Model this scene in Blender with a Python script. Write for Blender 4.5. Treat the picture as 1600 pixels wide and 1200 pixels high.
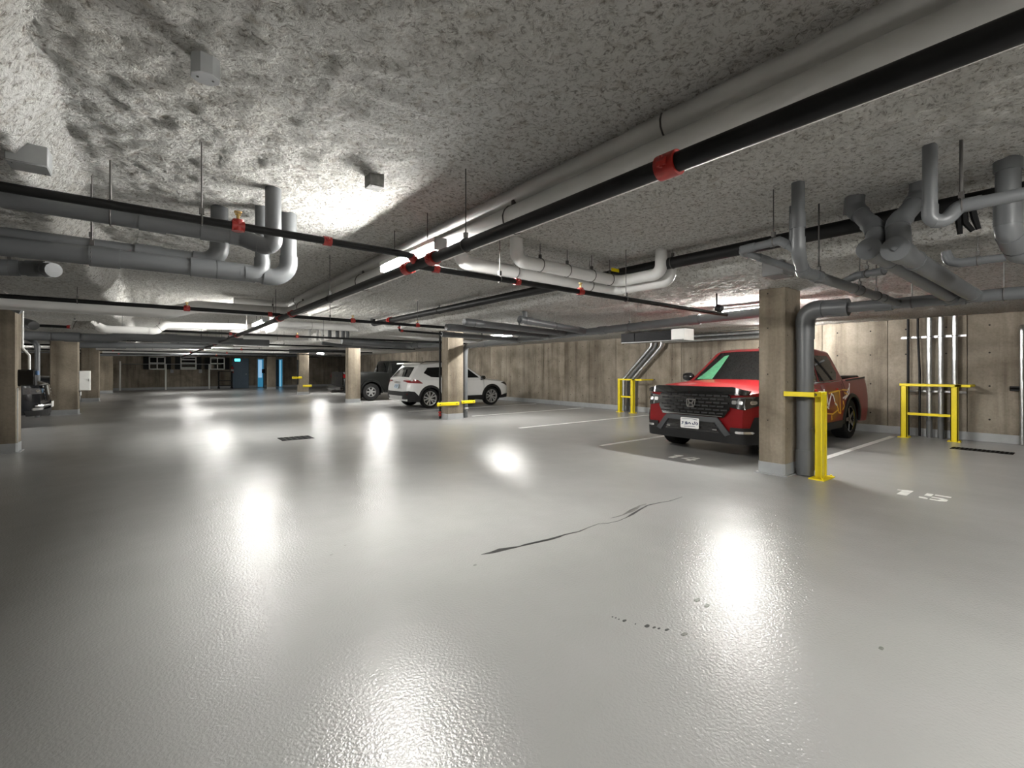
import bpy, bmesh, math, random
import numpy as np
from mathutils import Vector, Matrix
random.seed(7)
for o in list(bpy.data.objects):
    bpy.data.objects.remove(o)
SC = bpy.context.scene
COL = SC.collection
PI = math.pi

# ------------------------------------------------------------------ camera, world, exposure
EYE, FPX, YAW, V0 = 1.36, 722.0, math.atan2(565, 722), 577.5
SN, CS = math.sin(YAW), math.cos(YAW)
cam_d = bpy.data.cameras.new('camera')
cam_d.sensor_width = 36.0
cam_d.lens = 36.0 * FPX / 1600.0
cam_d.shift_y = -22.5 / 1600.0
cam_d.clip_start, cam_d.clip_end = 0.02, 200
cam = bpy.data.objects.new('camera', cam_d)
cam.location = (0, 0, EYE)
cam.rotation_euler = (PI / 2, 0, -YAW)
COL.objects.link(cam)
SC.camera = cam
w = bpy.data.worlds.new('world')
SC.world = w
w.use_nodes = True
w.node_tree.nodes['Background'].inputs[0].default_value = (0.5, 0.5, 0.5, 1)
w.node_tree.nodes['Background'].inputs[1].default_value = 0.02
SC.view_settings.view_transform = 'Standard'
SC.view_settings.look = 'None'
SC.view_settings.exposure = 0.0
SC.view_settings.gamma = 1.0
SC.view_settings.use_curve_mapping = False
SC.cycles.use_denoising = True
SC.cycles.caustics_reflective = False
SC.cycles.caustics_refractive = False
SC.cycles.max_bounces = 8
SC.cycles.diffuse_bounces = 5
SC.cycles.sample_clamp_indirect = 6.0
LAMP = 525.0           # radiance of the fluorescent tubes


def at(u, v, X=None, Y=None, Z=None):
    """point of the place seen at photo position (u, v) on the plane X=, Y= or Z="""
    a, b = (u - 800) / FPX, (V0 - v) / FPX
    dx, dy = SN + a * CS, CS - a * SN
    t = X / dx if X is not None else Y / dy if Y is not None else (Z - EYE) / b
    return Vector((t * dx, t * dy, EYE + t * b))


# ------------------------------------------------------------------ materials
def nmat(name):
    m = bpy.data.materials.new(name)
    m.use_nodes = True
    nt = m.node_tree
    return m, nt, nt.nodes['Principled BSDF']


def ramp(nt, fac, stops):
    r = nt.nodes.new('ShaderNodeValToRGB')
    while len(r.color_ramp.elements) < len(stops):
        r.color_ramp.elements.new(0.5)
    for e, (p, c) in zip(r.color_ramp.elements, stops):
        e.position = p
        e.color = (c[0], c[1], c[2], 1) if not isinstance(c, float) else (c, c, c, 1)
    nt.links.new(fac, r.inputs[0])
    return r.outputs[0]


def coords(nt, world=False, scale=(1, 1, 1)):
    if world:
        c = nt.nodes.new('ShaderNodeNewGeometry').outputs['Position']
    else:
        c = nt.nodes.new('ShaderNodeTexCoord').outputs['Object']
    mp = nt.nodes.new('ShaderNodeMapping')
    mp.inputs['Scale'].default_value = scale
    nt.links.new(c, mp.inputs[0])
    return mp.outputs[0]


def noise(nt, co, scale, detail=3, rough=0.55, dist=0.0):
    n = nt.nodes.new('ShaderNodeTexNoise')
    n.inputs['Scale'].default_value = scale
    n.inputs['Detail'].default_value = detail
    n.inputs['Roughness'].default_value = rough
    n.inputs['Distortion'].default_value = dist
    nt.links.new(co, n.inputs['Vector'])
    return n.outputs[0]


def mixc(nt, a, b, fac, mode='MULTIPLY'):
    m = nt.nodes.new('ShaderNodeMix')
    m.data_type = 'RGBA'
    m.blend_type = mode
    for s, v in ((0, fac), (6, a), (7, b)):
        if hasattr(v, 'is_linked'):
            nt.links.new(v, m.inputs[s])
        elif s == 0:
            m.inputs[0].default_value = v
        else:
            m.inputs[s].default_value = (v[0], v[1], v[2], 1)
    return m.outputs[2]


def bump(nt, bs, h, strength, dist):
    b = nt.nodes.new('ShaderNodeBump')
    b.inputs['Strength'].default_value = strength
    b.inputs['Distance'].default_value = dist
    nt.links.new(h, b.inputs['Height'])
    nt.links.new(b.outputs[0], bs.inputs['Normal'])
    return b


def mat(name, col, rough=0.5, metal=0.0, var=0.12, vs=6.0, bmp=0.0, bs_=60.0, coat=0.0, spec=0.5):
    m, nt, bs = nmat(name)
    co = coords(nt)
    n = noise(nt, co, vs, 4)
    c = ramp(nt, n, [(0.3, tuple(x * (1 - var) for x in col)), (0.7, tuple(min(1, x * (1 + var)) for x in col))])
    nt.links.new(c, bs.inputs['Base Color'])
    bs.inputs['Roughness'].default_value = rough
    bs.inputs['Metallic'].default_value = metal
    bs.inputs['Specular IOR Level'].default_value = spec
    bs.inputs['Coat Weight'].default_value = coat
    bs.inputs['Coat Roughness'].default_value = 0.04
    if bmp:
        bump(nt, bs, noise(nt, co, bs_, 3), bmp, 0.01)
    return m


def emis(name, col, st):
    m, nt, bs = nmat(name)
    bs.inputs['Base Color'].default_value = (*col, 1)
    bs.inputs['Emission Color'].default_value = (*col, 1)
    bs.inputs['Emission Strength'].default_value = st
    return m


def floor_mat():
    m, nt, bs = nmat('epoxy_floor')
    co = coords(nt, True)
    a = noise(nt, co, 0.55, 4, 0.6)
    b = noise(nt, coords(nt, True, (1.0, 0.35, 1)), 2.2, 5, 0.6)
    c = ramp(nt, a, [(0.3, (0.315, 0.312, 0.306)), (0.7, (0.362, 0.359, 0.352))])
    c2 = ramp(nt, b, [(0.0, 0.92), (1.0, 1.0)])
    nt.links.new(mixc(nt, c, c2, 1.0), bs.inputs['Base Color'])
    bs.inputs['Roughness'].default_value = 0.24
    bs.inputs['Specular IOR Level'].default_value = 0.5
    h1 = noise(nt, co, 70, 2, 0.5)
    h2 = noise(nt, co, 1.6, 2, 0.5)
    ad = nt.nodes.new('ShaderNodeMath')
    ad.operation = 'MULTIPLY_ADD'
    nt.links.new(h2, ad.inputs[0])
    ad.inputs[1].default_value = 3.0
    nt.links.new(h1, ad.inputs[2])
    bump(nt, bs, ad.outputs[0], 0.5, 0.006)
    return m


def foam_mat():
    m, nt, bs = nmat('sprayed_fibre_ceiling')
    co = coords(nt, True)
    a = noise(nt, co, 0.5, 3, 0.6)
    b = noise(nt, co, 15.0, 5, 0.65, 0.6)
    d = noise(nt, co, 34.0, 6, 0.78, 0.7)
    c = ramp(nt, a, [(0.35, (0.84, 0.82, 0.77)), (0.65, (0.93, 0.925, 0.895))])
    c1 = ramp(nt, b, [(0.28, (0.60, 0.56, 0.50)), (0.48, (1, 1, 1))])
    c2 = ramp(nt, d, [(0.36, (0.22, 0.195, 0.16)), (0.50, (1, 1, 1))])  # brown mottling, with the foam's fine self-shadowing put into the colour
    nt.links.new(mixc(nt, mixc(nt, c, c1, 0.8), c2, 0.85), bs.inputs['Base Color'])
    bs.inputs['Roughness'].default_value = 0.95
    bs.inputs['Specular IOR Level'].default_value = 0.1
    ad = nt.nodes.new('ShaderNodeMath')
    ad.operation = 'MULTIPLY_ADD'
    nt.links.new(b, ad.inputs[0])
    ad.inputs[1].default_value = 1.6
    nt.links.new(d, ad.inputs[2])
    bump(nt, bs, ad.outputs[0], 1.0, 0.055)
    return m


def concrete_mat(name, dark, light, streak=1.0):
    m, nt, bs = nmat(name)
    co = coords(nt, True)
    oi = nt.nodes.new('ShaderNodeObjectInfo')
    a = noise(nt, co, 1.3, 5, 0.62, 0.4)
    s = noise(nt, coords(nt, True, (2.2, 2.2, 0.16)), 1.6, 6, 0.6)
    f = noise(nt, co, 26, 4, 0.6)
    c = ramp(nt, a, [(0.28, dark), (0.68, light)])
    cs = ramp(nt, s, [(0.32, (1 - 0.5 * streak, 1 - 0.53 * streak, 1 - 0.56 * streak)), (0.52, (1, 1, 1)), (0.72, (1.15, 1.15, 1.15))])
    cf = ramp(nt, f, [(0.3, 0.82), (0.6, 1.0)])
    rv = ramp(nt, oi.outputs['Random'], [(0.0, 0.74), (1.0, 1.08)])
    nt.links.new(mixc(nt, mixc(nt, mixc(nt, c, cs, 0.85), cf, 0.8), rv, 1.0), bs.inputs['Base Color'])
    bs.inputs['Roughness'].default_value = 0.8
    bs.inputs['Specular IOR Level'].default_value = 0.3
    bump(nt, bs, f, 0.25, 0.01)
    return m


FLOOR = floor_mat()
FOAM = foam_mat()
CONC = concrete_mat('wall_concrete', (0.165, 0.138, 0.102), (0.34, 0.298, 0.24))
CONC_C = concrete_mat('column_concrete', (0.165, 0.138, 0.100), (0.30, 0.258, 0.200), 0.8)
CURB = mat('grey_painted_base', (0.33, 0.34, 0.345), 0.5, var=0.1, vs=4)
HOLE = mat('form_tie_dark', (0.02, 0.018, 0.015), 0.9)
BLACKP = mat('black_steel_pipe', (0.006, 0.006, 0.006), 0.5, 0.0, 0.4, 9, spec=0.22)
PVC = mat('grey_drain_plastic', (0.105, 0.110, 0.114), 0.4, 0.0, 0.07, 3)
WHITEP = mat('white_pipe_jacket', (0.66, 0.655, 0.64), 0.5, 0, 0.07, 3, 0.1, 12)
RED = mat('red_coupling_paint', (0.30, 0.014, 0.009), 0.4, 0, 0.2, 20)
BRASS = mat('brass', (0.6, 0.42, 0.16), 0.3, 1.0)
STEEL = mat('galvanised_steel', (0.52, 0.53, 0.54), 0.33, 1.0, 0.15, 14)
DSTEEL = mat('dull_steel_rod', (0.11, 0.105, 0.10), 0.5, 0.6, 0.2, 14)
YELLOW = mat('yellow_safety_paint', (0.78, 0.62, 0.005), 0.42, 0, 0.05, 8)
GREYBOX = mat('grey_metal_box', (0.32, 0.33, 0.33), 0.5, 0.2, 0.1)
DARKBOX = mat('dark_metal_box', (0.010, 0.010, 0.011), 0.6, spec=.2)
WHITEBOX = mat('white_enamel', (0.72, 0.72, 0.69), 0.4, 0, 0.04)
PAINTW = mat('white_floor_paint', (0.66, 0.66, 0.63), 0.5, 0, 0.12, 30)
STAIN = mat('black_crack_stain', (0.012, 0.012, 0.011), 0.55, 0, 0.4, 25)
STAIN2 = mat('grey_scuff_stain', (0.10, 0.098, 0.09), 0.5, 0, 0.4, 25)
GRATE = mat('black_iron_grate', (0.005, 0.005, 0.005), 0.8, spec=.1)
DOORB = mat('blue_door_paint', (0.10, 0.15, 0.21), 0.4, 0, 0.06)
GLASSD = mat('dark_car_glass', (0.004, 0.0045, 0.0045), 0.03, 0, 0.1, spec=.4)
RUBBER = mat('tyre_rubber', (0.010, 0.010, 0.010), 0.8, 0, 0.15, spec=.2)
PLASTIC = mat('black_plastic', (0.012, 0.012, 0.0125), 0.5, 0, 0.1, spec=.3)
GLOSSB = mat('gloss_black', (0.006, 0.006, 0.006), 0.12, 0, 0.1, coat=1)
GREYPL = mat('grey_plastic', (0.05, 0.053, 0.056), 0.5, 0, 0.08)
CHROME = mat('chrome', (0.82, 0.82, 0.82), 0.12, 1.0, 0.03)
ALLOY = mat('alloy_wheel', (0.62, 0.62, 0.62), 0.28, 0.85, 0.05)
LENS = mat('lamp_lens', (0.10, 0.10, 0.105), 0.05, 0, 0.2, 30, coat=1)
REDLENS = mat('red_tail_lens', (0.20, 0.004, 0.006), 0.1, 0, 0.2, 30, coat=1)
AMBER = mat('amber_lens', (0.65, 0.22, 0.01), 0.2, 0, 0.1)
PLATEW = mat('licence_plate_white', (0.80, 0.80, 0.78), 0.5, 0, 0.02)
PLATEB = mat('licence_plate_print', (0.02, 0.03, 0.09), 0.5, 0, 0.02)
PRED = mat('red_car_paint', (0.20, 0.004, 0.006), 0.34, 0.1, 0.04, coat=.4, spec=.25)
PWHITE = mat('white_car_paint', (0.78, 0.78, 0.77), 0.25, 0, 0.02, coat=1)
PBLACK = mat('black_car_paint', (0.005, 0.0055, 0.005), 0.3, 0, 0.1, coat=.35, spec=.2)
PNAVY = mat('midnight_car_paint', (0.005, 0.006, 0.009), 0.22, 0, 0.1, coat=.5, spec=.3)
DECALW = mat('white_decal', (0.78, 0.74, 0.74), 0.4, 0, 0.03)
DECALY = mat('yellow_decal', (0.70, 0.36, 0.03), 0.4, 0, 0.05)
PATCH_G = mat('matte_green', (0.05, 0.17, 0.09), 0.5, 0, 0.25, 14)
TUBE = emis('fluorescent_tube', (1.0, 0.985, 0.945), LAMP)
EXITG = emis('exit_sign_glow', (0.10, 0.75, 0.85), 2.5)
BLUELIT = emis('lit_blue_vestibule', (0.05, 0.30, 0.52), 0.45)


# ------------------------------------------------------------------ mesh collector
class M:
    def __init__(s):
        s.v, s.f = [], []

    def add(s, vs, fs):
        n = len(s.v)
        s.v += [tuple(x) for x in vs]
        s.f += [tuple(i + n for i in f) for f in fs]
        return s

    def box(s, x0, x1, y0, y1, z0, z1):
        return s.add([(x0, y0, z0), (x1, y0, z0), (x1, y1, z0), (x0, y1, z0), (x0, y0, z1), (x1, y0, z1), (x1, y1, z1), (x0, y1, z1)],
                     [(3, 2, 1, 0), (4, 5, 6, 7), (0, 1, 5, 4), (1, 2, 6, 5), (2, 3, 7, 6), (3, 0, 4, 7)])

    def tube(s, pts, r, seg=12, caps=True):
        pts = [Vector(p) for p in pts]
        n = len(pts)
        t0 = (pts[1] - pts[0]).normalized()
        nrm = t0.orthogonal().normalized() if abs(t0.z) > 0.95 else t0.cross(Vector((0, 0, 1))).normalized()
        vs, fs = [], []
        rr = r if isinstance(r, (list, tuple)) else [r] * n
        for i, p in enumerate(pts):
            a = pts[i] - pts[i - 1] if i else pts[1] - pts[0]
            b = pts[i + 1] - pts[i] if i < n - 1 else a
            t = (a.normalized() + b.normalized()).normalized()
            nrm = (nrm - t * nrm.dot(t)).normalized()
            bi = t.cross(nrm)
            for k in range(seg):
                an = 2 * PI * k / seg
                vs.append(p + (nrm * math.cos(an) + bi * math.sin(an)) * rr[i])
        for i in range(n - 1):
            for k in range(seg):
                k2 = (k + 1) % seg
                fs.append((i * seg + k, i * seg + k2, (i + 1) * seg + k2, (i + 1) * seg + k))
        if caps:
            fs.append(tuple(range(seg))[::-1])
            fs.append(tuple((n - 1) * seg + k for k in range(seg)))
        return s.add(vs, fs)

    def cyl(s, a, b, r, seg=12):
        return s.tube([a, b], r, seg)

    def ring(s, c, axis, R, r, seg=14, ts=6):
        ax = Vector(axis).normalized()
        u = ax.orthogonal().normalized()
        v = ax.cross(u)
        c = Vector(c)
        vs, fs = [], []
        for i in range(seg):
            an = 2 * PI * i / seg
            d = u * math.cos(an) + v * math.sin(an)
            for k in range(ts):
                b = 2 * PI * k / ts
                vs.append(c + d * (R + r * math.cos(b)) + ax * r * math.sin(b))
        for i in range(seg):
            for k in range(ts):
                i2, k2 = (i + 1) % seg, (k + 1) % ts
                fs.append((i * ts + k, i2 * ts + k, i2 * ts + k2, i * ts + k2))
        return s.add(vs, fs)

    def lathe(s, prof, axis='y', seg=24, c=(0, 0, 0)):
        """prof: list of (r, h); revolve round an axis through c"""
        vs, fs = [], []
        n = len(prof)
        for i in range(seg):
            an = 2 * PI * i / seg
            for r, h in prof:
                p = (r * math.cos(an), r * math.sin(an))
                q = (p[0], h, p[1]) if axis == 'y' else (p[0], p[1], h) if axis == 'z' else (h, p[0], p[1])
                vs.append((q[0] + c[0], q[1] + c[1], q[2] + c[2]))
        for i in range(seg):
            i2 = (i + 1) % seg
            for k in range(n - 1):
                fs.append((i * n + k, i2 * n + k, i2 * n + k + 1, i * n + k + 1))
        return s.add(vs, fs)

    def prism(s, poly, z0, z1):
        n = len(poly)
        return s.add([(x, y, z0) for x, y in poly] + [(x, y, z1) for x, y in poly],
                     [tuple(range(n))[::-1], tuple(range(n, 2 * n))] + [(i, (i + 1) % n, n + (i + 1) % n, n + i) for i in range(n)])

    def loft(s, secs, cap=True):
        n = len(secs[0])
        vs = [p for q in secs for p in q]
        fs = []
        for i in range(len(secs) - 1):
            for k in range(n - 1):
                fs.append((i * n + k, i * n + k + 1, (i + 1) * n + k + 1, (i + 1) * n + k))
        if cap:
            fs.append(tuple(range(n)))
            fs.append(tuple((len(secs) - 1) * n + k for k in range(n))[::-1])
        return s.add(vs, fs)

    def mapped(s, fn):
        s.v = [tuple(fn(*p)) for p in s.v]
        return s

    def mesh(s, name, off=(0, 0, 0), sharp=38, bevel=0.0, bseg=1, smooth=True):
        me = bpy.data.meshes.new(name)
        me.from_pydata([(p[0] - off[0], p[1] - off[1], p[2] - off[2]) for p in s.v], [], s.f)
        bm = bmesh.new()
        bm.from_mesh(me)
        bmesh.ops.remove_doubles(bm, verts=bm.verts, dist=1e-5)
        bmesh.ops.recalc_face_normals(bm, faces=bm.faces)
        if bevel:
            es = [e for e in bm.edges if len(e.link_faces) == 2 and e.calc_face_angle(0) > math.radians(25)]
            bmesh.ops.bevel(bm, geom=es, offset=bevel, segments=bseg, profile=0.5, affect='EDGES', clamp_overlap=True)
        if smooth:
            lim = math.radians(sharp)
            for f in bm.faces:
                f.smooth = True
            for e in bm.edges:
                if len(e.link_faces) != 2 or e.calc_face_angle(0) > lim:
                    e.smooth = False
        bm.to_mesh(me)
        bm.free()
        return me


def link(name, me, m, parent=None):
    o = bpy.data.objects.new(name, me)
    if m is not None:
        me.materials.append(m)
    COL.objects.link(o)
    if parent is not None:
        o.parent = parent
    return o


class Thing:
    """an Empty at the thing's base; parts are given in place coordinates"""
    def __init__(s, name, label, cat, loc=(0, 0, 0), group=None, rot=0.0):
        s.r = bpy.data.objects.new(name, None)
        s.r.empty_display_size = 0.1
        COL.objects.link(s.r)
        s.r.location = loc
        s.r.rotation_euler = (0, 0, rot)
        s.r['label'] = label
        s.r['category'] = cat
        if group:
            s.r['group'] = group
        s.loc = tuple(loc)
        s.local = False

    def part(s, name, m, material, parent=None, label=None, **kw):
        off = (0, 0, 0) if s.local else s.loc
        o = link(name, m.mesh(name, off, **kw), material, parent or s.r)
        if label:
            o['label'] = label
        return o


def single(name, m, material, label, cat, group=None, **kw):
    """a thing that is one mesh"""
    c = Vector((sum(p[0] for p in m.v) / len(m.v), sum(p[1] for p in m.v) / len(m.v), min(p[2] for p in m.v)))
    o = link(name, m.mesh(name, c, **kw), material)
    o.location = c
    o['label'], o['category'] = label, cat
    if group:
        o['group'] = group
    return o


def struct(name, m, material, parent=None, **kw):
    o = link(name, m.mesh(name, **kw), material, parent)
    if parent is None:
        o['kind'] = 'structure'
    return o


# ------------------------------------------------------------------ the room
XL, XR, YN, YF, ZM, ZD = -8.0, 12.43, -4.5, 39.5, 2.70, 2.44

fl = struct('floor', M().box(XL - .3, XR + .3, YN - .3, YF + .3, -0.2, 0), FLOOR)

_rng = np.random.RandomState(5)
_lat = _rng.rand(256, 256)


def vnoise(x, y):
    xi, yi = np.floor(x).astype(int), np.floor(y).astype(int)
    fx, fy = x - xi, y - yi
    fx, fy = fx * fx * (3 - 2 * fx), fy * fy * (3 - 2 * fy)
    g = lambda a, b: _lat[a % 256, b % 256]
    return (g(xi, yi) * (1 - fx) + g(xi + 1, yi) * fx) * (1 - fy) + (g(xi, yi + 1) * (1 - fx) + g(xi + 1, yi + 1) * fx) * fy


def ceil_z(x):
    return float(np.interp(x, [-0.52, -0.36, 4.65, 5.05], [ZD, ZM, ZM, ZD]))


def make_ceiling():
    def spread(a, b, near, far, c, k):
        out, p = [a], a
        while p < b:
            p += near + min(far - near, max(0, abs(p - c) - k) * 0.02)
            out.append(min(p, b))
        return np.array(out)
    xs = spread(XL, XR, 0.030, 0.16, 2.2, 3.2)
    ys = spread(YN, YF, 0.034, 0.30, 2.0, 3.2)
    gx, gy = np.meshgrid(xs, ys, indexing='ij')
    wob = (vnoise(gx * 0 + 3.1, gy * 2.3) - .5) * 0.12
    z = np.interp(gx + wob, [-0.52, -0.36, 4.65, 5.05], [ZD, ZM, ZM, ZD])
    z = z - 0.010 * vnoise(gx * 2.1, gy * 2.1) - 0.008 * vnoise(gx * 8 + 9, gy * 8) - 0.016 * vnoise(gx * 15 + 40, gy * 15) - 0.016 * vnoise(gx * 29 + 7, gy * 29)
    # ragged seam that runs along the aisle, right of the mains
    z = z - 0.03 * np.exp(-((gx - 2.95 - 0.08 * vnoise(gx * 0, gy * 1.7)) / 0.05) ** 2)
    nx, ny = gx.shape
    v = np.stack([gx, gy, z], -1).reshape(-1, 3)
    i = np.arange(nx * ny).reshape(nx, ny)
    f = np.stack([i[:-1, :-1], i[:-1, 1:], i[1:, 1:], i[1:, :-1]], -1).reshape(-1, 4)
    me = bpy.data.meshes.new('ceiling')
    me.from_pydata(v.tolist(), [], f.tolist())
    me.polygons.foreach_set('use_smooth', [True] * len(me.polygons))
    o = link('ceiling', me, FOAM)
    o['kind'] = 'structure'
    link('slab', M().box(XL - .3, XR + .3, YN - .3, YF + .3, 2.76, 2.95).mesh('slab'), CONC, o)


make_ceiling()


def wall(name, axis, c, out, a0, a1, n, zt=2.72):
    """concrete wall of n poured form panels with recessed joints; axis: normal direction"""
    d = 0.3 * out
    core = M()
    if axis == 'x':
        core.box(min(c + .03 * out, c + d), max(c + .03 * out, c + d), a0, a1, 0, zt)
    else:
        core.box(a0, a1, min(c + .03 * out, c + d), max(c + .03 * out, c + d), 0, zt)
    o = struct(name, core, CONC)
    pw = (a1 - a0) / n
    me = None
    for i in range(n):
        if me is None:
            g = 0.004
            pm = M()
            if axis == 'x':
                pm.box(min(0, .04 * out), max(0, .04 * out), g, pw - g, 0, zt)
            else:
                pm.box(g, pw - g, min(0, .04 * out), max(0, .04 * out), 0, zt)
            me = pm.mesh('panel', bevel=0.006)
            me.materials.append(CONC)
        p = bpy.data.objects.new('panel', me)
        COL.objects.link(p)
        p.parent = o
        p.location = (c, a0 + i * pw, 0) if axis == 'x' else (a0 + i * pw, c, 0)
    return o


wr = wall('wall_right', 'x', XR, 1, YN, YF, 36)
wl = wall('wall_left', 'x', XL, -1, YN, YF, 36)
wb = wall('wall_back', 'y', YF, 1, XL, XR, 17)
wn = wall('wall_near', 'y', YN, -1, XL, XR, 17)
th = M()
for i in range(36):
    y0 = YN + i * 44 / 36
    for yy in (y0 + .3, y0 + .92):
        for zz in (0.42, 1.05, 1.68, 2.2):
            th.cyl((XR - .0015, yy, zz), (XR + .03, yy, zz), 0.016, 8)
t = struct('tie_hole', th, HOLE, wr)
t['kind'] = 'stuff'
struct('baseboard_right', M().box(XR - .018, XR, YN, YF, 0, 0.16), CURB, bevel=.004)
struct('baseboard_left', M().box(XL, XL + .018, YN, YF, 0, 0.16), CURB, bevel=.004)
struct('baseboard_back', M().box(XL + .02, XR - .02, YF - .018, YF, 0, 0.16), CURB, bevel=.004)


def column(x0, x1, y0, y1, label, group='concrete columns'):
    cx, cy = (x0 + x1) / 2, (y0 + y1) / 2
    t = Thing('concrete_column', label, 'column', (cx, cy, 0), group)
    c = 0.022
    poly = [(x0 + c, y0), (x1 - c, y0), (x1, y0 + c), (x1, y1 - c), (x1 - c, y1), (x0 + c, y1), (x0, y1 - c), (x0, y0 + c)]
    t.part('shaft', M().prism(poly, 0.0, 2.47), CONC_C)
    e = 0.006
    pb = [(cx + (x - cx) * (1 + 2 * e / (x1 - x0)), cy + (y - cy) * (1 + 2 * e / (y1 - y0))) for x, y in poly]
    t.part('painted_base', M().prism(pb, 0.0, 0.155), CURB)
    pf = [(cx + (x - cx) * (1 + .07 / (x1 - x0)), cy + (y - cy) * (1 + .07 / (y1 - y0))) for x, y in poly]
    t.part('coved_foot', M().prism(pf, 0.0, 0.012), CURB)
    hm = M()
    for z in (0.6, 1.2, 1.8, 2.25):
        hm.cyl((x0 + .10, y0 - .0012, z), (x0 + .10, y0 + .01, z), .009, 6)
        hm.cyl((x0 - .0012, y0 + .2, z + .1), (x0 + .01, y0 + .2, z + .1), .009, 6)
    h = t.part('tie_hole', hm, HOLE)
    h['kind'] = 'stuff'
    return t


column(6.34, 6.86, 2.49, 2.81, 'nearest bare concrete column, with thick grey downpipe and yellow guard beside it')
column(6.34, 6.86, 10.95, 11.27, 'concrete column wrapped by two yellow bumper strips, in front of the white car')
column(6.34, 6.86, 18.95, 19.27, 'concrete column hiding the black pickup just behind its tailgate')
column(6.34, 6.86, 26.9, 27.22, 'far concrete column with a black side guard and yellow strips, left of the black pickup')
column(6.34, 6.86, 35.3, 35.62, 'narrow farthest right column between the two blue-lit doorways')
column(-2.3, -1.72, 10.95, 11.27, 'concrete column cut by the left edge of the picture, with black box on its side')
column(-2.34, -1.72, 19.15, 19.47, 'wide concrete column right of the dark parked vehicle, white cabinet on its side')
column(-2.3, -1.72, 26.4, 26.72, 'third concrete column of the left row, behind the white cabinet')
column(-2.3, -1.72, 35.3, 35.62, 'farthest concrete column of the left row, near the far wall')


# ------------------------------------------------------------------ lamps
def lamp(x, y, z, label, dx=0.0, dy=1.0, L=1.2, hw=1.25, group='fluorescent strip lights'):
    t = Thing('strip_light', label, 'light', (x, y, z), group)
    h = L / 2
    hx, hy = h * dx, h * dy
    wx, wy = .055 * dy, .055 * dx
    t.part('housing', M().box(x - hx - wx * hw, x + hx + wx * hw, y - hy - wy * hw, y + hy + wy * hw, z + .03, z + .07), WHITEBOX, bevel=.006)
    t.part('tube', M().cyl((x - hx * .96, y - hy * .96, z), (x + hx * .96, y + hy * .96, z), .030, 12), TUBE)
    for k in (-1, 1):
        cx, cy = x + hx * k, y + hy * k
        t.part('end_cap', M().box(cx - wx - .012 * dx, cx + wx + .012 * dx, cy - wy - .012 * dy, cy + wy + .012 * dy, z - .03, z + .07), GREYBOX, bevel=.004)
    for k in (-.6, .6):
        zc = ceil_z(x + hx * k)
        t.part('hanger', M().cyl((x + hx * k, y + hy * k, z + .07), (x + hx * k, y + hy * k, zc), .004, 6), DSTEEL)
    return t


AX, AZ = 1.82, 2.34
lamp(AX, 3.80, AZ, 'nearest bright strip light, above the black main pipe in mid picture', L=1.1, hw=1.1)
lamp(AX, 11.0, AZ, 'second strip light along the aisle, beside the white pipe elbows', hw=.8)
lamp(AX, 17.9, AZ, 'third strip light along the aisle pipes')
lamp(AX, 24.6, AZ, 'fourth strip light along the aisle, small and far off')
lamp(AX, 33.2, AZ, 'farthest strip light of the aisle row, near the far wall')
lamp(AX, -1.5, AZ, 'unseen strip light added behind the viewpoint, in line with the aisle row', hw=.4)  # unseen lamp, added here to fill the near ceiling
lamp(7.5, 3.45, 2.30, 'strip light over the red pickup, just left of the nearest column')
lamp(7.5, 9.9, 2.28, 'strip light over the stall between the red pickup and the white car')
lamp(7.5, 18.4, 2.28, 'strip light over the black pickup')
lamp(11.4, 4.45, 2.30, 'short strip light close to the right wall, hidden by the nearest column and its downpipe', L=.75)
lamp(4.3, -2.2, 2.40, 'unseen fill strip light added behind the viewpoint, right of the aisle row', hw=.4)  # added out of view to brighten the ceiling and right side
lamp(7.5, 26.9, 2.28, 'far strip light in the right row, seen between two far columns')
lamp(-5.2, 14.6, 2.28, 'strip light in the left bays over the dark vehicle')
lamp(-5.2, 30.0, 2.28, 'strip light in the far left bays')


# ------------------------------------------------------------------ pipes overhead
V = Vector


def fillet(pts, rb, n=6):
    pts = [Vector(p) for p in pts]
    out, bends = [pts[0]], []
    for i in range(1, len(pts) - 1):
        a, b, c = pts[i - 1], pts[i], pts[i + 1]
        d1, d2 = (a - b), (c - b)
        l1, l2 = d1.length, d2.length
        d1.normalize(); d2.normalize()
        ang = d1.angle(d2)
        if ang > PI - 0.03:
            out.append(b)
            continue
        tl = min(rb / math.tan(ang / 2), .48 * l1, .48 * l2)
        r = tl * math.tan(ang / 2)
        cdir = (d1 + d2).normalized()
        ctr = b + cdir * (r / math.sin(ang / 2))
        p1, p2 = b + d1 * tl, b + d2 * tl
        u1, u2 = (p1 - ctr), (p2 - ctr)
        w_ = u1.angle(u2)
        ax = u1.cross(u2).normalized()
        m = max(2, int(n * w_ / (PI / 2)) + 1)
        arc = [ctr + Matrix.Rotation(w_ * k / m, 3, ax) @ u1 for k in range(m + 1)]
        out += arc
        bends.append(([p1 + d1 * min(.05, .3 * l1)] + arc + [p2 + d2 * min(.05, .3 * l2)]))
    out.append(pts[-1])
    return out, bends


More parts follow.
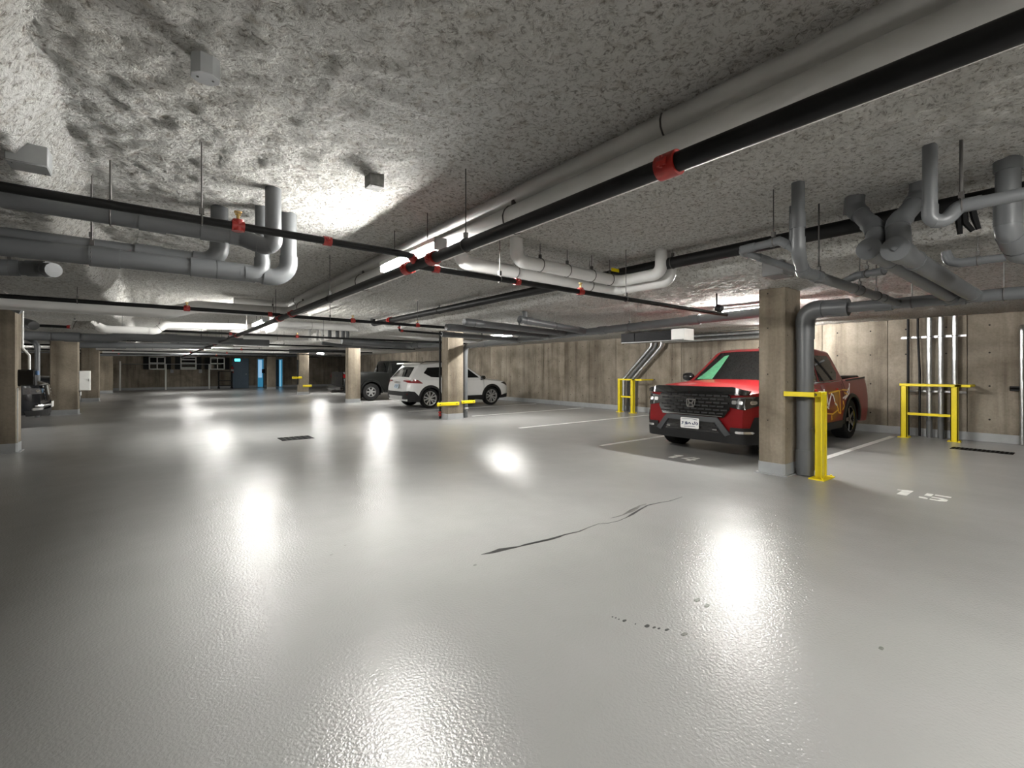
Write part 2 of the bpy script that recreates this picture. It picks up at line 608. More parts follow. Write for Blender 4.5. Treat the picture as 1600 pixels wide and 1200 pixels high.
def pipe(label, pts, r, m, rb=None, elbows=True, coup=(), hang=(), name='drain_pipe', cat='pipe', group=None, seg=14,
         collar=1.12, ccol=None, cl=2.6, cr=1.13, caps=(), heads=(), tees=(), thin=.004):
    pts = [Vector(p) for p in pts]
    t = Thing(name, label, cat, pts[0], group)
    path, bends = fillet(pts, rb if rb is not None else r * 1.9)
    t.part('pipe', M().tube(path, r, seg), m)
    if elbows:
        for b in bends:
            t.part('elbow', M().tube(b, r * collar, seg), m)

    def loc(s, f):
        return pts[s].lerp(pts[s + 1], f), (pts[s + 1] - pts[s]).normalized()
    for s, f in coup:
        c, d = loc(s, f)
        cm = ccol or m
        k = M().cyl(c - d * r * cl / 2, c + d * r * cl / 2, r * cr, seg)
        if ccol is not None:
            sd = d.cross(Vector((0, 0, 1)))
            sd = sd.normalized() if sd.length > .1 else Vector((1, 0, 0))
            for q in (-1, 1):
                k.cyl(c + sd * q * r * cr - d * r * .5, c + sd * q * r * cr + d * r * .5, r * .45, 6)
                k.cyl(c + sd * q * r * 1.45 + Vector((0, 0, -r * .6)), c + sd * q * r * 1.45 + Vector((0, 0, r * .6)), r * .2, 6)
        t.part('coupling', k, cm, label='red grooved coupling' if ccol is RED else None)
    for s, f in hang:
        c, d = loc(s, f)
        k = M().ring(c, d, r + .004, .005, 14, 5)
        zc = ceil_z(c.x)
        k.cyl((c.x, c.y, c.z + r), (c.x, c.y, zc), thin, 6)
        k.box(c.x - .012, c.x + .012, c.y - .012, c.y + .012, c.z + r + .01, c.z + r + .045)
        t.part('hanger', k, DSTEEL)
    for p, d in caps:
        p, d = Vector(p), Vector(d).normalized()
        k = M().cyl(p - d * r * .9, p, r * 1.2, 16)
        k.cyl(p, p + d * .012, r * .35, 6)
        t.part('cleanout_cap', k, m)
    for s, f, up in heads:
        c, d = loc(s, f)
        k = M().cyl(c - Vector((0, 0, r * 1.3)), c + Vector((0, 0, r * 1.6)), r * 1.3, 10)
        k.cyl(c - d * r * 1.4, c + d * r * 1.4, r * 1.35, 10)
        tp = t.part('sprinkler_tee', k, RED)
        sgn = 1 if up else -1
        h = M().cyl(c + Vector((0, 0, sgn * r)), c + Vector((0, 0, sgn * (r + .05))), .009, 8)
        z = c.z + sgn * (r + .06)
        h.cyl((c.x, c.y, z - .004), (c.x, c.y, z + .004), .022, 10)
        h.cyl((c.x - .012, c.y, z - sgn * .02), (c.x - .012, c.y, z), .003, 5)
        h.cyl((c.x + .012, c.y, z - sgn * .02), (c.x + .012, c.y, z), .003, 5)
        t.part('sprinkler_head', h, BRASS, tp)
    return t


SPR = dict(name='sprinkler_pipe', elbows=False, ccol=RED, cl=2.2, cr=1.3)
bx, bz = 1.62, 2.17
# black mains along the aisle
ys_h = [-2.9, -.4, 2.56, 5.46, 8.36, 11.3, 14.2, 17.1, 20, 22.9, 25.8, 28.7, 31.6]
yspan = 37.5 + 4.2
pipe('thick black sprinkler main running the whole aisle beside the two white pipes',
     [(bx, -4.2, bz), (bx, 37.5, bz)], .038, BLACKP, coup=[(0, (y + 4.2) / yspan) for y in (1.06, 3.0, 3.42, 7.25, 8.06, 12.7, 17.3, 21.9)],
     hang=[(0, (y + 4.2) / yspan) for y in ys_h], seg=18, **SPR)
b2x, b2z = 4.52, 2.535
pipe('second black sprinkler main, nearer the right bays, ending at a cross line',
     [(b2x, -4.2, b2z), (b2x, 11.6, b2z), (b2x, 11.6, 2.72)], .062, BLACKP, coup=[(0, (at(893, 440, X=4.52).y + 4.2) / 15.8), (0, .93)], hang=[(0, .2), (0, .45), (0, .78)], seg=16, **SPR)
# white insulated mains
pipe('lower of the two white insulated mains beside the black main, turning left with a jog',
     [(2.07, -4.2, 2.455), (2.07, 9.45, 2.43), (.62, 9.45, 2.43), (.25, 9.45, 2.30), (-3.6, 9.45, 2.29)], .098, WHITEP, rb=.2,
     hang=[(0, .3), (0, .5), (0, .72), (0, .93), (1, .2)], name='insulated_pipe', collar=1.03, seg=18)
pipe('upper white insulated main tight against the rough ceiling',
     [(2.13, -4.2, 2.632), (2.13, 9.78, 2.625), (1.2, 9.78, 2.625)], .078, WHITEP, rb=.2,
     hang=[(0, .4), (0, .95)], name='insulated_pipe', collar=1.03, seg=18)

# cross lines with red fittings
Y1 = 3.22
lz, rz = 2.225, 2.15
pl = at(617, 398, Y=Y1)
pipe('nearest cross sprinkler line, left half, with upright brass head and red tee',
     [(-6.0, Y1, lz + .01), (pl.x, Y1, lz), (pl.x + .13, Y1 + .0, lz - .005), (bx - .03, Y1 + .02, bz + .02)], .024, BLACKP, rb=.05,
     coup=[(0, .935), (2, .5)], hang=[(0, .6), (0, .84)], heads=[(0, (at(372, 350, Y=Y1).x + 6) / (pl.x + 6), True)], **SPR)
p2 = at(1135, 489, Y=Y1)
f_ = lambda u: (at(u, 440, Y=Y1).x - bx) / (p2.x - bx)
pipe('nearest cross sprinkler line, right half, reaching to the lamp by the nearest column',
     [(bx, Y1, rz), (p2.x, Y1, rz - .03)], .024, BLACKP,
     coup=[(0, .03), (0, f_(808))], hang=[(0, f_(781)), (0, f_(978))], heads=[(0, f_(907), True)], **SPR)
Y2 = 8.06
pipe('second cross sprinkler line, under the white jogged pipe',
     [(-7.8, Y2, 2.245), (bx, Y2, 2.23)], .027, BLACKP, hang=[(0, .5), (0, .75)], coup=[(0, .985)],
     heads=[(0, (at(292, 485, Y=Y2).x + 7.8) / (bx + 7.8), True)], **SPR)
xr2 = at(700, 517, Y=Y2).x
pipe('second cross sprinkler line, right half, with a red drop toward the column',
     [(bx, Y2, 2.22), (xr2 + .8, Y2, 2.19)], .027, BLACKP, hang=[(0, .2), (0, .62)], heads=[(0, .30, True), (0, .62, True)], **SPR)
q = at(625, 507, Y=Y2 + .02)
pipe('small black branch dropping from a red elbow on the second cross line',
     [(q.x, Y2 + .05, 2.20), (q.x, Y2 + .05, 2.09), (q.x + .9, Y2 + .05, 2.07)], .02, BLACKP, rb=.03, coup=[(0, .5), (1, .05)], **SPR)
for yy, zz, lab in ((12.7, 2.22, 'third'), (17.3, 2.21, 'fourth'), (21.9, 2.20, 'fifth'), (26.5, 2.19, 'sixth'), (31.1, 2.18, 'seventh')):
    pipe(lab + ' cross sprinkler line from the viewpoint, across the aisle', [(-7.8, yy, zz), (8.5, yy, zz - .02)], .027, BLACKP,
         hang=[(0, .2), (0, .45), (0, .7)], coup=[(0, .57), (0, .4)], heads=[(0, .66, True)], **SPR)

# far white pipe with a jog, lit by the second lamp
a = lambda u, v, y=12.0: at(u, v, Y=y)
pipe('bright white jogged pipe lit by the second aisle lamp',
     [a(152, 509), a(163, 514.5), a(243, 517), a(258, 508), a(395, 511), a(424, 513.5)], .075, WHITEP, rb=.14, hang=[(2, .4), (4, .4)],
     name='insulated_pipe', collar=1.05)
pipe('short white elbow beside the second aisle lamp',
     [a(428, 497, 11.6), a(428, 513, 11.6), a(415, 515, 11.6)], .085, WHITEP, rb=.12, name='insulated_pipe', collar=1.06, hang=[(0, .2)])
pipe('rough ragged wrapped pipe stub left of the bright white jogged pipe',
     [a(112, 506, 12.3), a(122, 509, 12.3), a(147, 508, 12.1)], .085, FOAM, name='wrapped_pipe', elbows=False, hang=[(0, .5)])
# left grey drains
Yp = 3.86
A1 = at(-60, 314, Y=Yp)
A2 = at(378, 371, Y=Yp)
A3 = at(412, 385, Y=3.76)
pipe('upper left grey drain pipe, running under the nearest cross line to a tall riser',
     [(-5.5, Yp, A1.z + .12), A2, A3, (at(427, 370, Y=3.73).x, 3.73, A3.z + .02), (at(427, 330, Y=3.73).x, 3.73, 2.72)], .055, PVC, rb=.075,
     coup=[(0, .915), (0, .97), (1, .5)], hang=[(0, .62), (0, .88)], thin=.007)
Yq = 4.42
pipe('middle left grey drain pipe, turning up through the ceiling',
     [(-6.0, Yq, at(0, 381, Y=Yq).z + .06), at(343, 411, Y=Yq), (at(343, 411, Y=Yq).x, Yq, 2.72)], .062, PVC, rb=.13,
     coup=[(0, .93)], hang=[(0, .88)])
Yr = 4.22
c1, c2 = at(409, 431, Y=Yr), at(451, 434, Y=Yr)
pipe('lower left grey drain pipe, with the rightmost riser of the left group',
     [(-6.0, Yr, at(0, 401, Y=Yr).z + .05), (c1.x - .1, Yr, c1.z + .01), (c2.x, Yr, c1.z - .01), (c2.x, Yr, 2.72)], .062, PVC, rb=.14,
     coup=[(0, .87), (0, .955), (0, .98)], hang=[(0, .86)])
pipe('short grey riser joining the lower left drain just left of the rightmost riser',
     [(c1.x - .16, Yr - .02, c1.z + .005), (c1.x, Yr - .02, c1.z + .01), (c1.x, Yr - .02, 2.72)], .052, PVC, rb=.1)
pipe('grey drain stub with a pale elbow at the left edge under the two drain pipes',
     [at(-40, 416, Y=5.6), at(66, 420, Y=5.6), at(84, 422, Y=5.45)], .06, PVC, rb=.08, coup=[(0, .45)], hang=[(0, .5)])
pipe('shiny grey pipe elbow resting above the left edge column',
     [at(-30, 466, Y=10.4), at(10, 472, Y=10.4), at(36, 484, Y=10.4)], .085, PVC, rb=.1, hang=[(0, .5)])
pipe('grey pipe stub just right of the left edge column top',
     [at(20, 500, Y=12.6), at(46, 506, Y=12.6), at(53, 509, Y=12.4)], .08, PVC, rb=.1, hang=[(0, .5)])
# far grey drain across the left bays, and deeper layers of pipes
pipe('wide grey drain crossing above the wide left column',
     [at(10, 523, Y=16.2), at(175, 529, Y=16.2), at(190, 525, Y=16.2), at(420, 536, Y=16.2)], .11, PVC, rb=.3, coup=[(0, .6), (2, .3)], hang=[(0, .4), (2, .5)])
pipe('grey drain with three bracing straps, beyond the bright white pipe',
     [at(120, 539, Y=20.5), at(330, 541, Y=20.5)], .10, PVC, coup=[(0, .3), (0, .7)], hang=[(0, .4)])
pipe('pale pipe run deep in the left bays, far ceiling',
     [at(150, 544, Y=24.5), at(410, 545, Y=24.5)], .08, WHITEP, name='insulated_pipe', hang=[(0, .3), (0, .8)])
pipe('pale pipe run before the far wall',
     [at(160, 549, Y=29.5), at(480, 549.5, Y=29.5)], .09, WHITEP, name='insulated_pipe', hang=[(0, .3), (0, .8)])
pipe('dark grey pipe run just in front of the far wall',
     [at(150, 554, Y=33.5), at(480, 553, Y=33.5)], .09, PVC, hang=[(0, .3), (0, .8)])
pipe('white pipe across the aisle beyond the second lamp',
     [at(432, 506, Y=13.6), at(560, 513, Y=13.6), (9.0, 13.6, 2.26)], .10, WHITEP, name='insulated_pipe', hang=[(0, .4)])
pipe('slim white pipe across the aisle behind the third cross line',
     [at(380, 527, Y=15.4), at(482, 530, Y=15.4)], .055, WHITEP, name='insulated_pipe', hang=[(0, .5)])
pipe('pale pipe over the far aisle, right of the third lamp',
     [at(365, 538, Y=20.0), at(437, 540, Y=20.0)], .06, WHITEP, name='insulated_pipe', hang=[(0, .5)])
for i, u in enumerate((484, 496, 504, 515, 527, 536, 543)):
    pipe(('white' if i < 3 else 'grey') + ' short vertical pipe, %s from left in the far row of seven' % ('first second third fourth fifth sixth seventh'.split()[i]),
         [at(u, 514.5, Y=14.4).xy.to_3d() + V((0, 0, 2.7)), at(u, 532 - (i > 2) * 4, Y=14.4)], .035 if i < 3 else .055, WHITEP if i < 3 else PVC, name='riser_pipe', group='row of short risers')
pipe('grey drain between the third and second right columns, under the ceiling',
     [at(534, 533, Z=2.27), at(640, 540.5, Z=2.2), at(690, 537, Z=2.17)], .10, PVC, rb=.3, coup=[(0, .2), (0, .8), (1, .3)], hang=[(0, .3), (0, .6)])
pipe('lower grey pipe stub ahead of the third right column',
     [at(503, 536, Y=17.0), at(530, 540, Y=17.0), at(640, 542, Y=17.0)], .06, PVC, rb=.1, hang=[(1, .5)])
pipe('grey pipe layer over the far right column',
     [at(452, 549, Y=25.2), at(520, 548, Y=25.2), at(560, 551, Y=25.2)], .10, PVC, rb=.2, hang=[(0, .5)])
# right bays: drain main with downpipe by the second column
pipe('long grey drain beyond the nearest column, bending down beside the second column',
     [(7.02, 11.12, 0.012), (7.02, 11.12, 2.03), (7.02, 2.98, 2.20)], .072, PVC, rb=.16, coup=[(1, .12), (1, .4), (1, .62), (1, .86)], hang=[(1, .3), (1, .7)])
pipe('black riser pipe with red base on the left edge of the second column',
     [(6.29, 11.26, 0.012), (6.29, 11.26, 2.44)], .028, BLACKP, coup=[(0, .04), (0, .07)], **SPR)
b1 = at(812, 499, Y=6.5)
pipe('capped grey branch drain with a stub, highest of the group left of the heater',
     [b1, (7.0, 6.5, 2.14)], .062, PVC, coup=[(0, .12), (0, .9)], caps=[(b1, b1 - V((7.0, 6.5, 2.14)))], hang=[(0, .5)])
pipe('short grey stub rising from the capped branch drain',
     [b1 + V((.12, 0, .05)), b1 + V((.12, 0, .24))], .05, PVC)
for u_, v_, y_, z_, r_, lab in ((725, 503, 7.08, 2.13, .062, 'grey branch drain with two socket rings, left of the capped branch'),
                                (697, 511, 7.62, 2.11, .062, 'grey branch drain ending over the second column, upper one'),
                                (690, 522, 8.73, 2.08, .055, 'grey branch drain ending over the second column, lower one')):
    pipe(lab, [at(u_, v_, Y=y_), (7.0, y_, z_)], r_, PVC, coup=[(0, .05), (0, .12), (0, .93)], hang=[(0, .5)])
pipe('thin grey conduit curving up to the ceiling beside the heater',
     [at(930, 519, Y=7.0), at(1000, 511, Y=6.2), at(1006, 500, Y=6.2)], .025, PVC, rb=.06, elbows=False, name='conduit')
# right bays: main beside the nearest column
dx_, dy_ = 6.64, 2.36
t = pipe('thick grey downpipe beside the nearest column and its level run toward the right edge',
         [(dx_, dy_, 0.012), (dx_, dy_, 2.13), (dx_, 1.9, 2.115)], .098, PVC, rb=.15, coup=[(0, .09), (0, .88), (1, .75)], seg=20, cr=1.09)
t.part('level_run', M().cyl((dx_, 1.92, 2.11), (dx_, -3.8, 2.09), .062, 16), PVC)
for y_ in (1.55, .95, .35, -.2):
    t.part('coupling', M().cyl((dx_, y_ - .08, 2.105), (dx_, y_ + .08, 2.105), .072, 16), PVC)
for y_ in (1.3, .6, -.1):
    k = M().ring((dx_, y_, 2.105), (0, 1, 0), .066, .005, 14, 5)
    k.cyl((dx_, y_, 2.165), (dx_, y_, ZD), .005, 6)
    t.part('hanger', k, DSTEEL)
zb = 2.09
e1 = V((6.62, at(1402, 470, X=6.62).y, zb + .02))
r1 = at(1247, 280, Z=ZM)
k1 = at(1242, 395, X=r1.x + .02)
pipe('grey branch drain with the leftmost tall riser of the right cluster',
     [(r1.x, r1.y, ZM + .03), (r1.x, r1.y, k1.z), (r1.x + .25, r1.y + .06, k1.z - .10), e1], .042, PVC, rb=.07,
     coup=[(0, .6), (2, .1), (2, .45), (2, .8)], hang=[(2, .12), (2, .5), (2, .7)], thin=.006)
t0 = at(1219, 376, X=r1.x - .02)
t1 = at(1153, 392, Z=t0.z - .02)
t2 = at(1290, 437, X=4.65)
pipe('thin grey trap arm of the leftmost branch in the right cluster',
     [(r1.x, r1.y, k1.z), t0, t1, t1 + V((.25, -.08, -.04)), t2], .028, PVC, rb=.05, coup=[(1, .1), (1, .8), (3, .85)], hang=[(1, .15)])
pipe('thin grey wye arm crossing the middle of the right cluster',
     [at(1316, 441, X=5.0), at(1340, 430, X=5.0), at(1378, 424, X=4.9), at(1388, 413, X=4.9)], .03, PVC, rb=.05, coup=[(1, .9)], hang=[(1, .4)])
pipe('thin second riser just left of the leftmost tall riser',
     [at(1239, 322, X=3.8), at(1239, 385, X=3.8)], .026, PVC)


def capdrain(label, us, X, e, r, **k):
    top = at(us[0][0], us[0][1], Z=ZM)
    ps = [(top.x, top.y, ZM + .03)] + [at(u, v, X=x) for u, v, x in us[1:]]
    cap = ps[-1]
    tgt = V(e)
    d = (tgt - cap).normalized()
    t = pipe(label, ps[:-1] + [cap + d * .09], r, PVC, rb=r * 1.4, coup=[(0, .8)], **k)
    t.part('wye_run', M().tube([cap, tgt], r * 1.05, 16), PVC)
    t.part('coupling', M().cyl(cap + d * .0, cap + d * .2, r * 1.22, 16), PVC)
    t.part('coupling', M().cyl(cap + d * .45, cap + d * .5, r * 1.15, 16), PVC)
    km = M().cyl(cap - d * .012, cap + d * .02, r * 1.3, 20)
    km.cyl(cap - d * .026, cap, r * .3, 4)
    t.part('cleanout_cap', km, PVC)
    t.part('coupling', M().cyl(tgt - d * .16, tgt - d * .02, r * 1.15, 16), PVC)
    return t


capdrain('left of the two capped drains in the right cluster, round cap facing the aisle',
         [(1337, 302), (1334, 325, 4.25), (1366, 356, 4.15), (1372, 378, 4.05), (1358, 389, 3.95)], 0, (6.6, at(1487, 463, X=6.6).y, zb + .02), .058)
capdrain('right of the two capped drains in the right cluster, round cap facing the aisle',
         [(1441, 278), (1440, 305, 4.3), (1402, 350, 4.1), (1404, 372, 3.98), (1399, 389, 3.9)], 0, (6.6, at(1522, 459, X=6.6).y, zb + .02), .062)
r4 = at(1453, 220, Z=ZM)
pipe('tall straight grey riser with a trap bend, running level to the right edge',
     [(r4.x, r4.y, ZM + .03), (r4.x, r4.y, at(1452, 345, X=r4.x).z), at(1478, 346, X=r4.x + .05), at(1497, 323, X=r4.x + .05), at(1680, 287, X=r4.x + .12)],
     .035, PVC, rb=.06, coup=[(3, .12)], hang=[(3, .03)], thin=.009)
r5 = at(1575, 243, Z=ZM)
pipe('fattest grey riser of the right cluster at the right edge, with a bend',
     [(r5.x, r5.y, ZM + .03), (r5.x, r5.y, at(1572, 362, X=r5.x).z), at(1592, 395, X=r5.x + .25), at(1640, 412, X=r5.x + .9)], .058, PVC, rb=.08,
     coup=[(0, .1), (0, .78), (1, .4)], cr=1.16)
pipe('small grey elbow pipe tucked under the foam at far right',
     [at(1478, 393, X=5.2), at(1482, 408, X=5.2), at(1500, 411, X=5.2), at(1572, 402, X=5.2)], .032, PVC, rb=.05, coup=[(2, .3)], hang=[(2, .4)])
for i, (u0, v0, u1, v1, u2, v2) in enumerate(((1497, 322, 1498, 345, 1500, 366), (1506, 322, 1508, 348, 1520, 361), (1518, 322, 1523, 342, 1529, 358))):
    single('strap', M().tube([at(u0, v0, X=3.67), at(u1, v1, X=3.68), at(u2, v2, X=3.70)], [.016, .016, .012], 6), GRATE,
           'black rubber strap hanging under the level pipe at right, ' + ('leftmost', 'middle', 'rightmost')[i] + ' of three', 'strap', 'black hanging straps')
# white elbow pair in the middle
Yw = 3.62
w0 = at(806, 372, Y=Yw)
w1 = at(962, 431, Y=Yw)
pipe('front white insulated pipe pair member, elbowed between two risers in mid picture',
     [(at(807, 345, Y=Yw).x, Yw, ZM + .03), (at(807, 345, Y=Yw).x, Yw, 2.455), (w1.x + .05, Yw, 2.43), (w1.x + .05, 3.02, 2.43), (w1.x + .05, 3.02, ZM + .03)], .066, WHITEP,
     rb=.10, hang=[(1, .2), (1, .45), (1, .7), (1, .9)], name='insulated_pipe', collar=1.03, group='white elbowed pipe pair')
pipe('rear white insulated pipe of the elbowed pair, passing behind the black main',
     [(2.35, Yw + .20, ZM + .02), (2.35, Yw + .20, 2.40), (w1.x + .22, Yw + .2, 2.37), (w1.x + .22, 3.02, 2.37), (w1.x + .22, 3.02, ZM + .03)], .066, WHITEP,
     rb=.10, hang=[(1, .3), (1, .8)], name='insulated_pipe', collar=1.03, group='white elbowed pipe pair')
tg = at(961, 422, Y=Yw - .07)
single('valve_tag', M().box(tg.x - .07, tg.x + .07, tg.y - .005, tg.y, tg.z - .02, tg.z + .02), YELLOW, 'small yellow tag on the white elbowed pipe', 'tag', bevel=.002)


# ------------------------------------------------------------------ ceiling boxes and small fixtures
def cbox(u, v, z, sx, sy, h, label, m=GREYBOX):
    p = at(u, v, Z=z)
    t = Thing('junction_box', label, 'junction box', (p.x, p.y, z))
    t.part('body', M().box(p.x - sx, p.x + sx, p.y - sy, p.y + sy, z, z + h), m, bevel=.004)
    t.part('cover_plate', M().box(p.x - sx * .96, p.x + sx * .96, p.y - sy * .96, p.y + sy * .96, z - .004, z), m, bevel=.001)
    s = M()
    for q in (-.7, .7):
        s.cyl((p.x + sx * q, p.y + sy * q, z - .008), (p.x + sx * q, p.y + sy * q, z - .003), .004, 6)
    t.part('screw', s, DSTEEL)
    return t


def octbox(u, v, z, r, h, label):
    p = at(u, v, Z=z)
    t = Thing('junction_box', label, 'junction box', (p.x, p.y, z))
    poly = [(p.x + r * math.cos(PI / 8 + k * PI / 4), p.y + r * math.sin(PI / 8 + k * PI / 4)) for k in range(8)]
    t.part('body', M().prism(poly, z, z + h), GREYBOX)
    t.part('cover_plate', M().prism([(p.x + (a - p.x) * .97, p.y + (b - p.y) * .97) for a, b in poly], z - .003, z), mat('pale_cover', (0.42, .43, .44), .4))
    s = M()
    for q in (-.5, .5):
        s.cyl((p.x + r * q, p.y, z - .006), (p.x + r * q, p.y, z - .002), .005, 6)
    t.part('screw', s, DSTEEL)


octbox(321, 122, 2.59, .055, .12, 'grey octagonal junction box on bare foam at upper left')
cbox(585, 293, 2.60, .05, .05, .10, 'small rough grey junction box on foam, left of the white mains', mat('dusty_box', (.22, .22, .21), .8, 0, .3, 30))
t_ = at(1033, 448, Z=2.40)
cbox(1033, 448, 2.40, .055, .055, .10, 'pale grey junction box hanging under the white elbowed pair', mat('pale_box', (.5, .5, .5), .45))
cbox(46, 262, 2.38, .075, .07, .10, 'wide grey pull box at upper left above the nearest cross line')
cbox(1216, 432, 2.32, .14, .10, .14, 'grey metal box under the ceiling above the nearest column', mat('dim_box', (.16, .16, .16), .6))
g0 = at(1120, 484, Y=3.3)
t = Thing('occupancy_sensor', 'dark round sensor at the left end of the lamp over the red pickup', 'sensor', (g0.x, g0.y, g0.z))
t.part('body', M().cyl((g0.x, g0.y, g0.z + .03), (g0.x, g0.y - .07, g0.z), .05, 14), DARKBOX)
t.part('mount', M().cyl((g0.x, g0.y, g0.z), (g0.x, g0.y, ZD), .012, 8), DSTEEL)

# unit heater on the right wall, with three conduits leaning down to the guard rail
hx = 10.5
h0, h1 = at(971, 524, X=hx), at(1070, 524, X=hx)
zt, zl = min(2.37, at(1020, 510, X=hx).z), at(1020, 533, X=hx).z
t = Thing('unit_heater', 'dark louvred unit heater with a white end, high on the right wall', 'heater', (hx + .2, (h0.y + h1.y) / 2, zl))
t.part('case', M().box(hx, hx + .4, h1.y, h0.y, zl, zt), DARKBOX, bevel=.01)
t.part('left_panel', M().box(hx - .02, hx, h0.y - .45, h0.y, zl, zt), DARKBOX, bevel=.004)
t.part('end_panel', M().box(hx - .05, hx + .38, h1.y - .02, h1.y + .0, zl - .01, zt + .02), WHITEBOX, label='white end panel')
t.part('front_panel', M().box(hx - .03, hx - .001, h1.y, h1.y + .36, zl + .01, zt + .02), WHITEBOX, label='white front panel')
for k in range(5):
    z = zl + .04 + k * (zt - zl - .06) / 5
    t.part('louvre', M().box(hx - .02, hx, h1.y + .4, h0.y - .47, z, z + .012), DARKBOX)
t.part('bottom_lip', M().box(hx - .02, hx + .4, h1.y, h0.y, zl - .015, zl), GREYBOX)
for k in (0, 1):
    for q_ in (.05, .35):
        t.part('hanger', M().cyl((hx + q_, h1.y + .2 + k * 1.2, zt - .02), (hx + q_, h1.y + .2 + k * 1.2, ZD), .006, 6), DSTEEL)
for i, (ut, ub) in enumerate(((1019.5, 975), (1026.5, 982), (1035, 989))):
    X_ = 12.25
    top, b_, lo = at(ut, 534, X=X_), at(ut - 1.5, 541, X=X_), at(ub, 592, X=X_)
    pipe(('upper', 'middle', 'lower')[i] + ' of the three slanting grey conduits below the unit heater', [V((X_, top.y, 2.4)), b_, lo, (X_, lo.y + .02, 0.012)], .05, STEEL if i != 1 else PVC,
         rb=.12, elbows=True, collar=1.06, name='conduit', cat='conduit', group='slanting conduits under the heater')
for i, z in enumerate((2.33, 2.21)):
    y0 = h1.y - .05
    pipe(('upper' if i == 0 else 'lower') + ' shiny silver duct pipe along the right wall behind the red pickup',
         [(12.28, 8.2, z), (12.28, 4.75, z)], .055, STEEL, coup=[(0, .3), (0, .6), (0, .9)], name='duct_pipe', cat='duct', cl=1.2, cr=1.08, group='silver duct pipes')
# conduits on the right wall by the guard rail
wx = 12.30
for i, (u, r, m, lab) in enumerate(((1419, .022, BLACKP, 'first dark thin wall conduit, leftmost behind the wide yellow rail'),
                                   (1434, .020, BLACKP, 'second dark thin wall conduit with a kink behind the wide yellow rail'),
                                   (1452, .042, STEEL, 'left of the three shiny vertical conduits behind the wide yellow rail'),
                                   (1470, .042, STEEL, 'middle of the three shiny vertical conduits behind the wide yellow rail'),
                                   (1492, .042, STEEL, 'right of the three shiny vertical conduits behind the wide yellow rail'))):
    p = at(u, 560, X=wx)
    pts = [(wx, p.y, .012), (wx, p.y, 2.40)] if i != 1 else [(wx, p.y - .03, .012), (wx, p.y - .03, 1.3), (wx, p.y, 2.1), (wx, p.y, 2.40)]
    t = pipe(lab, pts, r, m, elbows=False, name='wall_conduit', cat='conduit', group='vertical conduits on the right wall')
    if i > 1:
        t.part('base_sleeve', M().cyl((wx, p.y, .0), (wx, p.y, .42), r * 1.15, 14), PVC, label='grey lower sleeve')
    k = M()
    for z in (2.02, .92):
        k.ring((wx, p.y, z), (0, 0, 1), r + .002, .006, 12, 5)
    t.part('clamp', k, DSTEEL)
yA, yB = at(1408, 500, X=12.38).y, at(1510, 500, X=12.38).y
for z, lab in ((2.02, 'upper'), (.92, 'lower')):
    single('strut_channel', M().box(XR - .045, XR - .001, yB, yA, z - .02, z + .02), STEEL, lab + ' steel strut channel that clamps the vertical wall conduits', 'bracket')
p = at(1597, 540, X=12.33)
pipe('slim silver pipe with a rounded top at the right edge of the wall', [(12.33, p.y, .012), (12.33, p.y, 2.1), (XR + .03, p.y, 2.16)], .03, STEEL, rb=.05, name='wall_conduit', cat='conduit', elbows=False)
pb = at(1588, 618, X=12.38)
single('wall_hook', M().box(12.33, XR, pb.y - .10, pb.y + .08, 1.0, 1.03).box(12.33, 12.36, pb.y - .1, pb.y + .08, .97, 1.06), DARKBOX, 'black metal hook on the wall beside the slim silver pipe', 'hook', bevel=.003)


# ------------------------------------------------------------------ yellow guards
def rail(x, y0, y1, h, mid, label, tail):
    t = Thing('guard_rail', label, 'guard rail', (x, (y0 + y1) / 2, 0))
    s = .05
    for y in (y0, y1):
        k = M().box(x - s, x - s + .012, y - s, y + s, .012, h).box(x - s, x + s, y - s, y - s + .012, .012, h).box(x - s, x + s, y + s - .012, y + s, .012, h)
        t.part('post', k, YELLOW)
        k = M().box(x - .09, x + .09, y - .09, y + .09, 0, .012)
        for a_ in (-1, 1):
            k.cyl((x + .07 * a_, y - .07, .012), (x + .07 * a_, y - .07, .03), .009, 6)
        t.part('base_plate', k, YELLOW)
    t.part('top_bar', M().box(x - .03, x + .03, y0 - .1 if y0 < y1 else y0 + .1, y1, h - .0, h + .05).box(x - .03, x + .03, min(y0, y1) - tail, min(y0, y1), h, h + .05).box(x - .03, x + .03, max(y0, y1), max(y0, y1) + .07, h, h + .05), YELLOW, bevel=.005)
    t.part('middle_bar', M().box(x - .025, x + .025, min(y0, y1) + s, max(y0, y1) - s, mid - .025, mid + .025), YELLOW, bevel=.005)
    for y in (min(y0, y1) - tail + .03,):
        t.part('wall_arm', M().box(x + .03, XR, y - .03, y + .03, h + .005, h + .045), YELLOW, bevel=.004)
    return t


rail(11.95, 1.72, 2.46, 1.03, .48, 'wide yellow guard rail in front of the vertical wall conduits', .22)
rail(11.86, 9.04, 9.54, 1.02, .50, 'narrow yellow guard rail under the unit heater', .35)
